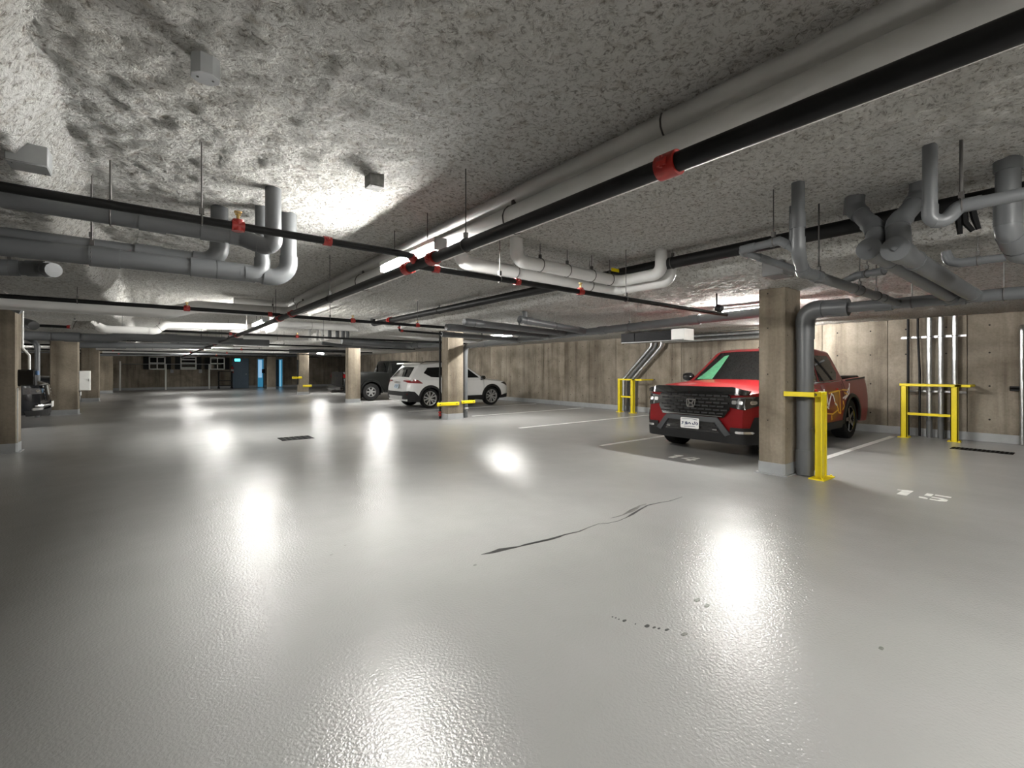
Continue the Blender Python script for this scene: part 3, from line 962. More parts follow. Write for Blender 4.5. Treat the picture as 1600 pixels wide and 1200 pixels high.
# guard beside the nearest column: two-flanged post with an arm
t = Thing('column_guard', 'tall yellow steel post with an arm, shielding the downpipe of the nearest column', 'post guard', (6.62, 2.17, 0))
gx0, gx1, gy = 6.50, 6.74, 2.20
t.part('front_flange', M().box(gx0 - .0, gx0 + .095, gy - .075, gy - .06, .014, 1.08), YELLOW, bevel=.003)
t.part('side_flange', M().box(gx0 + .082, gx0 + .098, gy - .06, gy + .03, .014, 1.08), YELLOW, bevel=.003)
t.part('web', M().box(gx0 + .098, gx1, gy + .008, gy + .026, .014, 1.05), YELLOW, bevel=.003)
t.part('rear_flange', M().box(gx1 - .03, gx1 + .012, gy - .05, gy + .03, .014, 1.08), YELLOW, bevel=.003)
t.part('gusset', M().box(gx0 + .098, gx1 - .03, gy - .05, gy + .008, .555, .57), YELLOW, bevel=.002)
t.part('gusset', M().box(gx0 + .098, gx1 - .03, gy - .05, gy + .008, 1.03, 1.045), YELLOW, bevel=.002)
k = M().box(gx0 - .06, gx1 + .06, gy - .12, gy + .055, 0, .014)
for sx in (gx0 - .03, gx1 + .03):
    k.cyl((sx, gy - .09, .014), (sx, gy - .09, .032), .011, 6)
t.part('base_plate', k, YELLOW)
ar = at(1231, 611, Y=2.44)
t.part('arm', M().box(ar.x, gx0 + .09, gy - .06, gy - .048, 1.03, 1.08).box(ar.x, ar.x + .03, gy - .06, 2.49, 1.025, 1.085), YELLOW, bevel=.003)
t.part('arm_bolt', M().cyl((ar.x + .015, gy - .075, 1.055), (ar.x + .015, gy - .05, 1.055), .012, 6), DSTEEL)
single('chain', (lambda m: [m.ring((6.50 + .028 * i, 2.253 - .004 * abs(i - 4), .61 + .004 * (i % 3)), (0, .3 + (i % 2), 1 - (i % 2)), .014, .004, 8, 5) for i in range(9)] and m)(M()), DSTEEL,
       'rusty dark chain wrapped across the thick downpipe beside the yellow post', 'chain')
# bumper strips on columns


def strip(x0, y0, x1, y1, z, h, label, grp='yellow bumper strips on columns', d=.03):
    v = V((x1 - x0, y1 - y0, 0))
    n = V((v.y, -v.x, 0)).normalized()
    L = v.length
    t = Thing('bumper_strip', label, 'bumper strip', ((x0 + x1) / 2, (y0 + y1) / 2, z), grp)
    f = lambda a_, b_, c_: (x0 + v.x * a_ / L + n.x * b_, y0 + v.y * a_ / L + n.y * b_, z + c_)
    m = M().add([f(0, 0, 0), f(L, 0, 0), f(L, d, .02), f(0, d, .02), f(0, 0, h), f(L, 0, h), f(L, d, h - .02), f(0, d, h - .02)],
                [(3, 2, 1, 0), (4, 5, 6, 7), (0, 1, 5, 4), (1, 2, 6, 5), (2, 3, 7, 6), (3, 0, 4, 7)])
    t.part('strip', m, YELLOW)
    b = M()
    for q in (.12, .88):
        b.cyl(f(L * q, d - .002, h / 2), f(L * q, d + .006, h / 2), .016, 8)
    t.part('bolt', b, DSTEEL)


strip(6.02, 10.94, 6.70, 10.94, .375, .10, 'long yellow bumper strip, left one on the second column')
strip(6.60 + .18, 10.94, 7.22, 10.94, .41, .09, 'short yellow bumper strip, right one on the second column')
strip(6.0, 26.88, 6.5, 26.88, .86, .12, 'upper yellow bumper strip on the far column left of the black pickup')
strip(6.55, 26.88, 7.0, 26.88, .40, .12, 'lower yellow bumper strip on the far column left of the black pickup')
strip(-2.45, 26.38, -2.05, 26.38, .48, .13, 'yellow bumper strip on the third left column, under the white cabinet')
single('edge_guard', M().box(6.26, 6.31, 26.85, 26.95, .55, 1.9), DARKBOX, 'black vertical edge guard on the far column left of the black pickup', 'guard', bevel=.005)
single('water_tap', M().cyl((6.88, 10.92, .28), (6.98, 10.92, .28), .03, 10).cyl((6.95, 10.92, .28), (6.95, 10.92, .2), .02, 8), GREYBOX, 'small grey tap at the right foot of the second column', 'tap')
# left column fittings
bb, be = at(28, 590, Y=11.1), at(42, 590, Y=11.1)
t = Thing('black_control_box', 'black control box on the right side of the column at the left edge', 'box', (-1.63, 11.1, 1.08))
t.part('case', M().box(-1.72, -1.52, 11.0, 11.2, 1.09, 1.36), DARKBOX, bevel=.006)
t.part('door', M().box(-1.705, -1.535, 10.99, 11.0, 1.105, 1.345), GLOSSB, bevel=.003)
t.part('indicator', M().cyl((-1.50, 11.05, 1.27), (-1.50, 11.05, 1.34), .025, 10), mat('blue_plastic', (.06, .13, .26), .4), label='blue round side fitting')
pipe('white conduit bending down the left edge column into the black control box',
     [(-1.68, 11.1, 2.42), (-1.68, 11.1, 1.72), (-1.60, 11.1, 1.60), (-1.60, 11.1, 1.36)], .017, WHITEBOX, rb=.05, elbows=False, name='conduit', cat='conduit')
single('corner_strip', M().box(-1.72, -1.705, 10.94, 10.955, .16, 1.06), WHITEBOX, 'pale corner strip on the column at the left edge', 'trim')
t = Thing('electrical_cabinet', 'white cabinet mounted on the side of the wide left column', 'cabinet', (-1.60, 19.3, .72))
t.part('case', M().box(-1.72, -1.46, 19.2, 19.4, .72, 1.32), WHITEBOX, bevel=.006)
t.part('door', M().box(-1.70, -1.48, 19.19, 19.2, .74, 1.30), WHITEBOX, bevel=.003)
t.part('handle', M().box(-1.50, -1.49, 19.175, 19.19, 1.0, 1.08), DSTEEL)
pipe('grey downpipe with a top bend, just left of the wide left column', [(-2.52, 18.6, .012), (-2.52, 18.6, 2.25), (-3.4, 18.6, 2.28)], .06, PVC, rb=.3)

# ------------------------------------------------------------------ far wall
def far(u, v, y=YF - .03):
    return at(u, v, Y=y)


for i, (u0, u1, vs, kind) in enumerate(((232.5, 258.5, (557, 577.5), 'v'), (281.5, 306.5, (557, 577.5), 'h'), (327.5, 350.5, (558.5, 577.5), 'v'))):
    a_, b_ = far(u0, vs[0]), far(u1, vs[1])
    lab = ('left square white-framed fan unit on the far wall, with a cross of bars',
           'middle square white-framed fan unit on the far wall, brightest, with level bars',
           'right square white-framed fan unit on the far wall, beside the blue door')[i]
    t = Thing('fan_unit', lab, 'ventilation unit', ((a_.x + b_.x) / 2, YF - .2, b_.z), 'framed fan units on the far wall')
    yb = YF - .35
    e = .07
    t.part('duct_box', M().box(a_.x + e, b_.x - e, yb + .04, YF, b_.z + e, a_.z - e), DARKBOX)
    t.part('frame', M().box(a_.x, b_.x, yb, yb + .05, a_.z - e, a_.z).box(a_.x, b_.x, yb, yb + .05, b_.z, b_.z + e).box(a_.x, a_.x + e, yb, yb + .05, b_.z, a_.z).box(b_.x - e, b_.x, yb, yb + .05, b_.z, a_.z), WHITEBOX)
    mx, mz = (a_.x + b_.x) / 2, (a_.z + b_.z) / 2
    t.part('cross_bar', M().box(a_.x, b_.x, yb + .005, yb + .04, mz - .03, mz + .03), WHITEBOX)
    if kind == 'v':
        t.part('upright_bar', M().box(mx - .03, mx + .03, yb + .005, yb + .04, b_.z, a_.z), WHITEBOX)
    else:
        t.part('upper_blade', M().box(a_.x + e, b_.x - e, yb + .02, yb + .05, mz + .2, mz + .26), WHITEBOX)
        t.part('lower_blade', M().box(a_.x + e, b_.x - e, yb + .02, yb + .05, b_.z + .1, b_.z + .16), WHITEBOX)
    t.part('pane', M().box(a_.x + e, b_.x - e, yb + .03, yb + .038, b_.z + e, a_.z - e), GLASSD)
    for s_ in (-1, 1):
        xx = a_.x - .3 if s_ < 0 else b_.x + .3
        t.part('side_duct', M().box(min(xx, a_.x if s_ < 0 else b_.x), max(xx, a_.x if s_ < 0 else b_.x), YF - .22, YF, b_.z + .02, a_.z - .02), DARKBOX)
c0, c1_ = far(188, 569), far(345, 569)
pipe('thin level conduit crossing the three fan units on the far wall', [(c0.x, YF - .4, c0.z), (c1_.x, YF - .4, c1_.z)], .02, STEEL, name='conduit', cat='conduit')
for u, lab in ((187.5, 'white vertical pipe on the far wall left of the fan units'), (259, 'white post below the left fan unit'), (327, 'white post below the right fan unit')):
    p = far(u, 590, YF - .45)
    pipe(lab, [(p.x, YF - .45, .0), (p.x, YF - .45, 1.9 if u < 200 else 1.75)], .05, WHITEBOX, name='standpipe', cat='pipe')
for u, lab in ((268.5, 'small grey switch box under the left fan unit'), (313, 'small grey switch box under the middle fan unit')):
    p = far(u, 580)
    single('switch_box', M().box(p.x - .09, p.x + .09, YF - .12, YF, p.z - .12, p.z + .12), GREYBOX, lab, 'switch box', bevel=.005)
# blue door with frame and glowing exit sign
d0, d1 = far(363, 560), far(388.5, 560)
o = struct('door_1', M().box(d0.x + .06, d1.x - .06, YF - .05, YF, 0, 2.12), DOORB)
struct('door_frame', M().box(d0.x, d0.x + .06, YF - .07, YF, 0, 2.2).box(d1.x - .06, d1.x, YF - .07, YF, 0, 2.2).box(d0.x, d1.x, YF - .07, YF, 2.12, 2.2), DOORB, o)
struct('door_handle', M().box(d1.x - .2, d1.x - .14, YF - .11, YF - .05, 1.0, 1.05), STEEL, o)
p = far(371, 562.5, YF - .12)
t = Thing('exit_sign', 'small glowing cyan exit sign over the blue door', 'exit sign', (p.x, YF - .1, p.z - .1))
t.part('case', M().box(p.x - .2, p.x + .2, YF - .12, YF - .05, p.z - .11, p.z + .11), DARKBOX)
t.part('glowing_face', M().box(p.x - .18, p.x + .18, YF - .126, YF - .12, p.z - .095, p.z + .095), EXITG)
p = far(363, 577, YF - .2)
t = Thing('fire_extinguisher', 'red and white fire extinguisher on the wall left of the blue door', 'extinguisher', (p.x, YF - .15, p.z - .25))
t.part('cylinder', M().lathe([(0, -.28), (.085, -.27), (.09, -.2), (.09, .12), (.05, .2), (.02, .22), (0, .22)], 'z', 14, (p.x, YF - .15, p.z)), RED)
t.part('valve', M().box(p.x - .05, p.x + .05, YF - .17, YF - .13, p.z + .22, p.z + .28), DARKBOX)
t.part('label_band', M().lathe([(.092, -.15), (.092, .0)], 'z', 14, (p.x, YF - .15, p.z)), WHITEBOX)
p = far(352, 606, YF - .9)
t = Thing('hand_cart', 'small black wheeled stand before the far wall, left of the blue door', 'cart', (p.x, YF - .9, 0))
for sx in (-.4, .4):
    for sy in (-.2, .2):
        t.part('leg', M().cyl((p.x + sx, YF - .9 + sy, .05), (p.x + sx, YF - .9 + sy, 1.25), .03, 8), DARKBOX)
        t.part('wheel', M().cyl((p.x + sx, YF - .93 + sy, .06), (p.x + sx, YF - .87 + sy, .06), .06, 10), RUBBER)
for z in (.2, .55, 1.2):
    t.part('shelf', M().box(p.x - .44, p.x + .44, YF - 1.14, YF - .66, z, z + .04), DARKBOX)
# lit doorways to a blue vestibule
for i, (u0, u1, lab) in enumerate(((402.5, 411.5, 'a'), (425.5, 441, 'b'))):
    a_, b_ = at(u0, 580, Y=YF - .02), at(u1, 580, Y=YF - .02)
    o = struct('window_%d' % (i + 1), M().box(a_.x, b_.x, YF - .04, YF - .005, .05, 2.15), BLUELIT)
    struct('window_frame', M().box(a_.x - .06, a_.x, YF - .08, YF, 0, 2.22).box(b_.x, b_.x + .06, YF - .08, YF, 0, 2.22).box(a_.x, b_.x, YF - .08, YF, 2.15, 2.22), GREYBOX, o)
    if i == 1:
        mx = a_.x * .35 + b_.x * .65
        struct('mullion', M().box(mx - .2, mx, YF - .07, YF - .02, .05, 2.15), mat('dark_blue_frame', (.01, .05, .09), .4), o)
        struct('bright_pane', M().box(mx + .05, b_.x - .1, YF - .05, YF - .041, .05, 2.1), emis('lit_pane', (.25, .55, .75), .7), o)
    else:
        struct('bright_pane', M().box(a_.x + .04, b_.x - .1, YF - .05, YF - .041, .75, 2.1), emis('lit_pane_pale', (.35, .6, .85), .7), o)
p = at(411.5, 585, Y=YF - .3)
single('card_reader_post', M().box(p.x - .1, p.x + .1, YF - .4, YF - .25, 1.1, 1.4).box(p.x - .02, p.x + .02, YF - .35, YF - .31, 0, 1.1), DARKBOX, 'dark card reader post between the two blue-lit doorways', 'card reader')

# ------------------------------------------------------------------ floor: paint, drains, crack
def stripe(y, x0, x1, label, wd=.10):
    single('stall_line', M().box(x0, x1, y - wd / 2, y + wd / 2, .0002, .0022), PAINTW, label, 'floor line', 'painted stall lines')


stripe(2.63, 7.2, 11.9, 'white stall line behind the yellow post, between stall 14 and 15')
stripe(5.53, 6.34, 12.1, 'white stall line on the far side of the red pickup', .09)
stripe(8.36, 6.75, 12.1, 'white stall line leading to the narrow yellow rail', .09)
stripe(11.35, 7.4, 12.1, 'white stall line just behind the second column', .09)
stripe(13.9, 6.6, 12.1, 'white stall line on the near side of the white car', .09)
stripe(19.1, 7.0, 12.1, 'white stall line between the black pickup and the white car', .09)


def glyphs(strokes, org, h, wd):
    """stencil strokes as polygons in a unit cell; text is read facing the right wall"""
    m = M()
    for poly in strokes:
        m.prism([(org[0] + q * h, org[1] - p_ * wd) for p_, q in poly], .0002, .0022)
    return m


ONE = [[(.25, .0), (.75, .0), (.75, .56), (.25, .56)], [(.25, .62), (.75, .62), (.75, 1.0), (.45, 1.0), (.0, .82), (.0, .72), (.25, .78)]]
FIVE = [[(.1, .55), (.35, .55), (.35, 1.0), (.1, 1.0)], [(.42, .84), (1, .84), (1, 1.0), (.42, 1.0)], [(.40, .52), (.8, .52), (1.0, .40), (1.0, .3), (.78, .3), (.66, .39), (.40, .39)],
        [(.42, 0), (.8, 0), (1.0, .12), (1.0, .25), (.78, .25), (.68, .14), (.42, .14)], [(0, .12), (.06, 0), (.34, 0), (.34, .14), (.2, .24), (0, .24)]]
FOUR = [[(.55, 0), (.85, 0), (.85, .2), (.55, .2)], [(0, .26), (1.0, .26), (1.0, .40), (0, .40)], [(.0, .46), (.2, .46), (.56, 1.0), (.36, 1.0)], [(.58, .46), (.85, .46), (.85, 1.0), (.64, 1.0)]]
for (ox, oy), g2, n, hh in (((6.33, 4.20), FOUR, '14', .30), ((6.42, 1.43), FIVE, '15', .30)):
    t = Thing('stall_number', 'white stencilled stall number %s on the floor%s' % (n, ' in front of the red pickup' if n == '14' else ' at right, before the wide yellow rail'), 'floor number', (ox, oy, 0), 'stencilled stall numbers')
    t.part('digit', glyphs(ONE, (ox, oy), hh, .17), PAINTW)
    t.part('digit', glyphs(g2, (ox, oy - .22), hh, .22), PAINTW)


def grate(x0, x1, y0, y1, nx, ny, label):
    t = Thing('floor_grate', label, 'floor drain', ((x0 + x1) / 2, (y0 + y1) / 2, 0))
    e = .018
    t.part('pit', M().box(x0 + .004, x1 - .004, y0 + .004, y1 - .004, .0003, .0015), GRATE)
    t.part('frame', M().box(x0, x1, y0, y0 + e, 0, .006).box(x0, x1, y1 - e, y1, 0, .006).box(x0, x0 + e, y0 + e, y1 - e, 0, .006).box(x1 - e, x1, y0 + e, y1 - e, 0, .006), GRATE)
    for i in range(1, nx):
        x = x0 + (x1 - x0) * i / nx
        t.part('bar', M().box(x - .008, x + .008, y0 + e, y1 - e, .0015, .006), DARKBOX)
    for i in range(1, ny):
        y = y0 + (y1 - y0) * i / ny
        t.part('bar', M().box(x0 + e, x1 - e, y - .008, y + .008, .0015, .006), DARKBOX)


grate(10.84, 11.12, .88, 1.62, 1, 14, 'long black slotted drain grate at right before the wall')
grate(1.98, 2.56, 9.62, 10.08, 6, 1, 'dark floor drain grate in mid aisle')


def ribbon(pts, wds, label, m=STAIN, z=.0012, name='floor_crack', cat='crack'):
    pts = [V(p) for p in pts]
    mm = M()
    vs, fs = [], []
    for i, p in enumerate(pts):
        d = (pts[min(i + 1, len(pts) - 1)] - pts[max(i - 1, 0)])
        n_ = V((-d.y, d.x, 0)).normalized()
        vs += [(p + n_ * wds[i])[:2] + (.0003,), (p - n_ * wds[i])[:2] + (.0003,)]
        vs += [(p + n_ * wds[i])[:2] + (z,), (p - n_ * wds[i])[:2] + (z,)]
    for i in range(len(pts) - 1):
        a_ = i * 4
        fs += [(a_ + 2, a_ + 3, a_ + 7, a_ + 6), (a_, a_ + 4, a_ + 5, a_ + 1), (a_, a_ + 2, a_ + 6, a_ + 4), (a_ + 1, a_ + 5, a_ + 7, a_ + 3)]
    mm.add(vs, fs)
    return single(name, mm, m, label, cat)


ck = [(752, 866.5, .5), (770, 863, 4), (783, 859, 6), (795, 857, 4), (806, 855, 2.5), (813, 853.5, .8), (820, 851.5, 3), (840, 847, 3.2), (860, 842.5, 3.6), (872, 839, 3), (882, 835.5, 1.6),
      (905, 830.5, 1.3), (920, 824, .7), (935, 818.5, .6), (950, 817.5, .5), (966, 814, .6), (978, 809, .7), (988, 803.5, 3), (1000, 796, 2.2), (1012, 789.5, 1.6), (1030, 785.5, 1.2), (1046, 783, 1.1), (1066, 776.5, .4)]
ribbon([at(u, v, Z=0) for u, v, _ in ck], [q_ * .0046 for *_, q_ in ck], 'long thin dark crack across the grey floor')
sm = [(954, 809.5, .4), (963, 807.5, 3), (972, 805, 2), (980, 801, 5), (987, 798, 9), (994, 794, 7), (1000, 790, 3), (1007, 788.5, 5), (1010, 787, 1)]
ribbon([at(u, v, Z=0) for u, v, _ in sm], [q_ * .0028 for *_, q_ in sm], 'dark smudge beside the right part of the floor crack', STAIN2, .001, 'floor_smudge', 'stain')
spots = [(957, 964, .5), (962, 965.5, .45), (967, 967.5, .4), (975.5, 970, 1.0), (993, 975, .4), (1011, 978, 1.3), (1022, 980.5, .8), (1030, 982, .7), (1042, 984, 1.0), (1069, 991, 1.5), (1089, 937.5, 1.6), (1105, 946, 1.5),
         (1377, 1013, 1.2), (742, 883, .9), (540, 852, .7), (518, 867, .8)]
for i, (u, v, s) in enumerate(spots):
    p = at(u, v, Z=0)
    poly = [(p.x + s * .009 * (1 + .5 * random.random()) * math.cos(k * PI / 4) * 1.4, p.y + s * .0065 * (1 + .6 * random.random()) * math.sin(k * PI / 4)) for k in range(8)]
    lab = 'small dark oil drip, %s from left in the dotted trail' % ('first second third fourth fifth sixth seventh eighth ninth'.split()[i]) if i < 9 else 'dark oil spot on the open floor, ' + ('at the end of the dotted trail', 'left one in the lamp reflection', 'right one in the lamp reflection', 'alone at lower right', 'below the left end of the crack', 'left of the crack, farther one', 'left of the crack, nearer one')[i - 9]
    o = single('oil_spot', M().prism(poly, .0003, .001), STAIN if i < 9 else STAIN2, lab, 'stain', 'oil drips in a dotted trail' if i < 9 else 'oil spots')


# ------------------------------------------------------------------ vehicles
class Car(Thing):
    def __init__(s, label, loc, rot, p, group=None, name='car', cat='car'):
        Thing.__init__(s, name, label, cat, loc, group, rot)
        s.local = True
        s.__dict__.update(p)

    def top(s, x):
        return float(np.interp(x, s.zt[0], s.zt[1]))

    def sh(s, x):
        return float(np.interp(x, s.zs[0], s.zs[1]))

    def plan(s, x):
        h = s.L / 2
        f = max(0, (x - (h - s.df)) / s.df)
        r = max(0, (-x - (h - s.dr)) / s.dr)
        return 1 - s.tf * f ** 2.6 - s.tr * r ** 3

    def ys(s, x, z):
        a = max(0, (.62 - z) / .4)
        b = max(0, (z - .72) / .4)
        return s.w * s.plan(x) * (1 - .05 * a * a - .045 * b * b)

    def warp(s, x, y, z):
        h = s.L / 2
        if x > h - .6:
            g = ((x - (h - .6)) / .6) ** 2
            x -= s.lean * g * max(0, z - .6) + .12 * g * max(0, .45 - z) + s.bow * g * (y / s.w) ** 2
        if x < -h + .6:
            g = ((-x - (h - .6)) / .6) ** 2
            x += s.rlean * g * max(0, z - .7) + .15 * g * max(0, .45 - z) + .05 * g * (y / s.w) ** 2
        return (x, y, z)

    def zbot(s, x):
        z = s.zb
        for xa in (s.fx, s.rx):
            d = abs(x - xa)
            if d < s.Ra:
                z = max(z, s.Rw + math.sqrt(s.Ra ** 2 - d * d))
        return z

    def shell(s, m):
        h = s.L / 2
        xs = set(np.linspace(-h, h, 41).round(3))
        xs |= set((h - np.linspace(0, s.df, 7)).round(3)) | set((-h + np.linspace(0, s.dr, 5)).round(3))
        for xa in (s.fx, s.rx):
            xs |= set((xa + s.Ra * np.sin(np.linspace(-PI / 2, PI / 2, 15))).round(3))
            xs |= {round(xa - s.Ra - .004, 3), round(xa + s.Ra + .004, 3)}
        secs = []
        for x in sorted(xs):
            zb, zs, zt = s.zbot(x), s.sh(x), s.top(x)
            half = []
            for k in range(9):
                z = zb + (zs - zb) * k / 8
                half.append((x, -s.ys(x, z), z))
            ye = s.ys(x, zs)
            for f in (.97, .92, .8, .55, .25):
                half.append((x, -ye * f, zs + (zt - zs) * (1 - f ** 4)))
            sec = half + [(x, 0, zt)] + [(q[0], -q[1], q[2]) for q in half[::-1]]
            secs.append([s.warp(*q) for q in sec])
        return s.part('body', M().loft(secs), m, sharp=42)

    def under(s, ww=.52):
        h = s.L / 2
        s.part('underbody', M().box(-h + .25, h - .25, -s.w * .62, s.w * .62, s.zb - .02, s.zb + .3), PLASTIC)
        for xa in (s.fx, s.rx):
            for sg in (-1, 1):
                k = M()
                y0, y1 = sorted((sg * s.w * .55, sg * s.w * .93))
                prof = [(xa + (s.Ra + .005) * math.cos(a_), s.Rw + (s.Ra + .005) * math.sin(a_)) for a_ in np.linspace(-.35, PI + .35, 14)]
                n = len(prof)
                k.add([(a_, y0, b_) for a_, b_ in prof] + [(a_, y1, b_) for a_, b_ in prof], [(i, i + 1, n + i + 1, n + i) for i in range(n - 1)])
                s.part('wheel_well', k, PLASTIC)

    def sheet(s, name, poly, fn, m, th=.006, step=.12, parent=None, label=None, both=False, inner=None):
        """polygon in (p, q) laid on the surface fn(p, q, offset) with thickness th"""
        bm = bmesh.new()
        vs = [bm.verts.new((a_, b_, 0)) for a_, b_ in poly]
        bm.faces.new(vs)
        for ax in (0, 1):
            lo, hi = min(q[ax] for q in poly), max(q[ax] for q in poly)
            n = int((hi - lo) / step)
            for i in range(1, n + 1):
                c = lo + (hi - lo) * i / (n + 1)
                no = (1, 0, 0) if ax == 0 else (0, 1, 0)
                bmesh.ops.bisect_plane(bm, geom=bm.verts[:] + bm.edges[:] + bm.faces[:], plane_co=(c, c, 0), plane_no=no)
        bm.verts.index_update()
        P2 = [(v.co.x, v.co.y) for v in bm.verts]
        F = [tuple(v.index for v in f.verts) for f in bm.faces]
        bd = [(e.verts[0].index, e.verts[1].index) for e in bm.edges if len(e.link_faces) == 1]
        bm.free()
        n = len(P2)
        mm = M()
        for sg in ((1, -1) if both else (1,)):
            top = [fn(a_, b_, th + .002) for a_, b_ in P2]
            bot = [fn(a_, b_, -.004) for a_, b_ in P2]
            if both:
                top = [(x, y * sg, z) for x, y, z in top]
                bot = [(x, y * sg, z) for x, y, z in bot]
            fs = F + [tuple(n + i for i in f[::-1]) for f in F] + [(a_, b_, b_ + n, a_ + n) for a_, b_ in bd]
            mm.add(top + bot, fs)
        return s.part(name, mm, m, parent, label)

    # surfaces
    def side(s, sg):
        return lambda x, z, o: s.warp(x, sg * (s.ys(x, z) + o), z)

    def front(s, y, z, o):
        f = min(1.0, abs(y) / s.w)
        lim = 1 - s.tf
        h = s.L / 2
        x = h if f <= lim else h - s.df + s.df * max(0.0, (1 - f) / s.tf) ** (1 / 2.6)
        q = s.warp(x, y, z)
        return (q[0] + o, q[1], q[2])

    def rear(s, y, z, o):
        f = min(1.0, abs(y) / s.w)
        lim = 1 - s.tr
        h = s.L / 2
        x = -h if f <= lim else -(h - s.dr + s.dr * max(0.0, (1 - f) / s.tr) ** (1 / 3))
        q = s.warp(x, y, z)
        return (q[0] - o, q[1], q[2])

    # cabin
    def cab(s, m):
        xb0, xr0, xr1, xb1, zb = s.xb0, s.xr0, s.xr1, s.xb1, s.cz
        xs = list(np.linspace(xb0, xr0, 9)) + list(np.linspace(xr0, xr1, 9))[1:] + list(np.linspace(xr1, xb1, 7))[1:]
        secs = []
        for x in xs:
            zt = max(s.ztop(x), zb + .02)
            ht = zt - zb
            e = min(.07, ht * .4)
            half = [(x, -s.yc(zb - .04), zb - .04)]
            for k in range(4):
                z = zb + (ht - e) * k / 3
                half.append((x, -s.yc(z), z))
            ye = s.yc(zt - e)
            half += [(x, -(ye - e * .2), zt - e * .45), (x, -(ye - e * .7), zt - e * .1), (x, -(ye - e * 1.8), zt + .006), (x, -ye * .45, zt + .016)]
            sec = half + [(x, 0, zt + .02)] + [(q[0], -q[1], q[2]) for q in half[::-1]]
            secs.append([s.cwarp(*q) for q in sec])
        return s.part('cabin', M().loft(secs), m, sharp=50)

    def ztop(s, x):
        return float(np.interp(-x, [-s.xb0, -s.xr0 - .12, -s.xr0 + .1, -(s.xr0 + s.xr1) / 2, -s.xr1, -s.xb1],
                               [s.cz, s.zr - .055 - .06 * (s.zr - s.cz) / max(.2, s.xb0 - s.xr0), s.zr - .02, s.zr, s.zr2, s.cz2]))

    def yc(s, z):
        return s.wc - s.tum * (z - s.cz) - .06 * max(0, z - s.cz) ** 2

    def cwarp(s, x, y, z):
        if x > s.xr0 - .2:
            x -= .13 * min(1, (x - s.xr0 + .2) / .4) * (y / s.wc) ** 2
        if x < s.xr1 + .1:
            x += .07 * (y / s.wc) ** 2
        return (x, y, z)

    def cside(s, sg):
        return lambda x, z, o: s.cwarp(x, sg * (s.yc(z) + o), z)

    def wind(s, yn, t, o):
        x = s.xb0 + (s.xr0 - .0 - s.xb0) * t
        z = s.ztop(x)
        dx, dz = s.xb0 - s.xr0, s.zr - s.cz
        L = math.hypot(dx, dz)
        y = yn * (s.yc(z) - .05)
        z += .02 * (1 - yn * yn)
        q = s.cwarp(x, y, z)
        return (q[0] + o * dz / L, q[1], q[2] + o * dx / L + .004)

    def back(s, yn, t, o):
        x = s.xb1 + (s.xr1 - s.xb1) * t
        z = s.ztop(x)
        dx, dz = s.xr1 - s.xb1, s.zr2 - s.cz2
        L = math.hypot(dx, dz)
        q = s.cwarp(x, yn * (s.yc(z) - .06), z + .016 * (1 - yn * yn))
        return (q[0] - o * dz / L, q[1], q[2] + o * dx / L + .004)

    def wheels(s, rimR, ns, rim_m, style='single', yo=None):
        R, Wd = s.Rw, s.tw
        yo = yo or s.w * .97
        ty = M().lathe([(rimR, -Wd), (R * .93, -Wd), (R * .985, -Wd + .02), (R, -Wd + .05), (R, -.05), (R * .985, -.018), (R * .93, 0), (rimR + .015, .0), (rimR, -.012), (rimR, -Wd)], 'y', 32)
        for k in range(32):
            an = 2 * PI * k / 32
            c, q = math.cos(an), math.sin(an)
            ty.box(-.012, .012, -Wd + .03, -.03, R - .004, R + .004)
            ty.v[-8:] = [(x * c + z * q, y, -x * q + z * c) for x, y, z in ty.v[-8:]]
        tm = ty.mesh('tyre')
        tm.materials.append(RUBBER)
        rm = M().lathe([(rimR * 1.0, -.09), (rimR * 1.0, -.006), (rimR * .93, -.010), (rimR * .90, -.03), (rimR * .9, -.09)], 'y', 32)
        rm.lathe([(0, -.012), (rimR * .15, -.014), (rimR * .20, -.03), (rimR * .2, -.06)], 'y', 16)
        for k in range(ns):
            an = 2 * PI * k / ns
            for dv in ((-.30, .30) if style == 'double' else (0,)):
                wd0, wd1 = (rimR * .06, rimR * .08) if style == 'double' else (rimR * .16, rimR * .13)
                a2 = an + dv * .9
                p0 = V((math.cos(an + dv * .5), 0, math.sin(an + dv * .5))) * rimR * .14
                p1 = V((math.cos(a2), 0, math.sin(a2))) * rimR * .94
                d = (p1 - p0).normalized()
                n_ = V((-d.z, 0, d.x))
                f0, b0 = V((0, -.020, 0)), V((0, -.06, 0))
                f1 = V((0, -.014, 0))
                rm.add([p0 + n_ * wd0 + f0, p0 - n_ * wd0 + f0, p1 - n_ * wd1 + f1, p1 + n_ * wd1 + f1, p0 + n_ * wd0 + b0, p0 - n_ * wd0 + b0, p1 - n_ * wd1 + b0, p1 + n_ * wd1 + b0],
                       [(0, 1, 2, 3), (7, 6, 5, 4), (0, 4, 5, 1), (1, 5, 6, 2), (2, 6, 7, 3), (3, 7, 4, 0)])
        rmm = rm.mesh('rim')
        rmm.materials.append(rim_m)
        dm = M().lathe([(0, -.075), (rimR * .99, -.08)], 'y', 24).lathe([(rimR * .62, -.064), (rimR * .62, -.07), (rimR * .2, -.07)], 'y', 24).mesh('brake_disc')
        dm.materials.append(PLASTIC)
        for xa in (s.fx, s.rx):
            for sg in (1, -1):
                o = bpy.data.objects.new('wheel', tm)
                COL.objects.link(o)
                o.parent = s.r
                o.location = (xa, sg * yo, R)
                if sg < 0:
                    o.rotation_euler = (0, 0, PI)
                for nm, me in (('rim', rmm), ('brake_disc', dm)):
                    c = bpy.data.objects.new(nm, me)
                    COL.objects.link(c)
                    c.parent = o

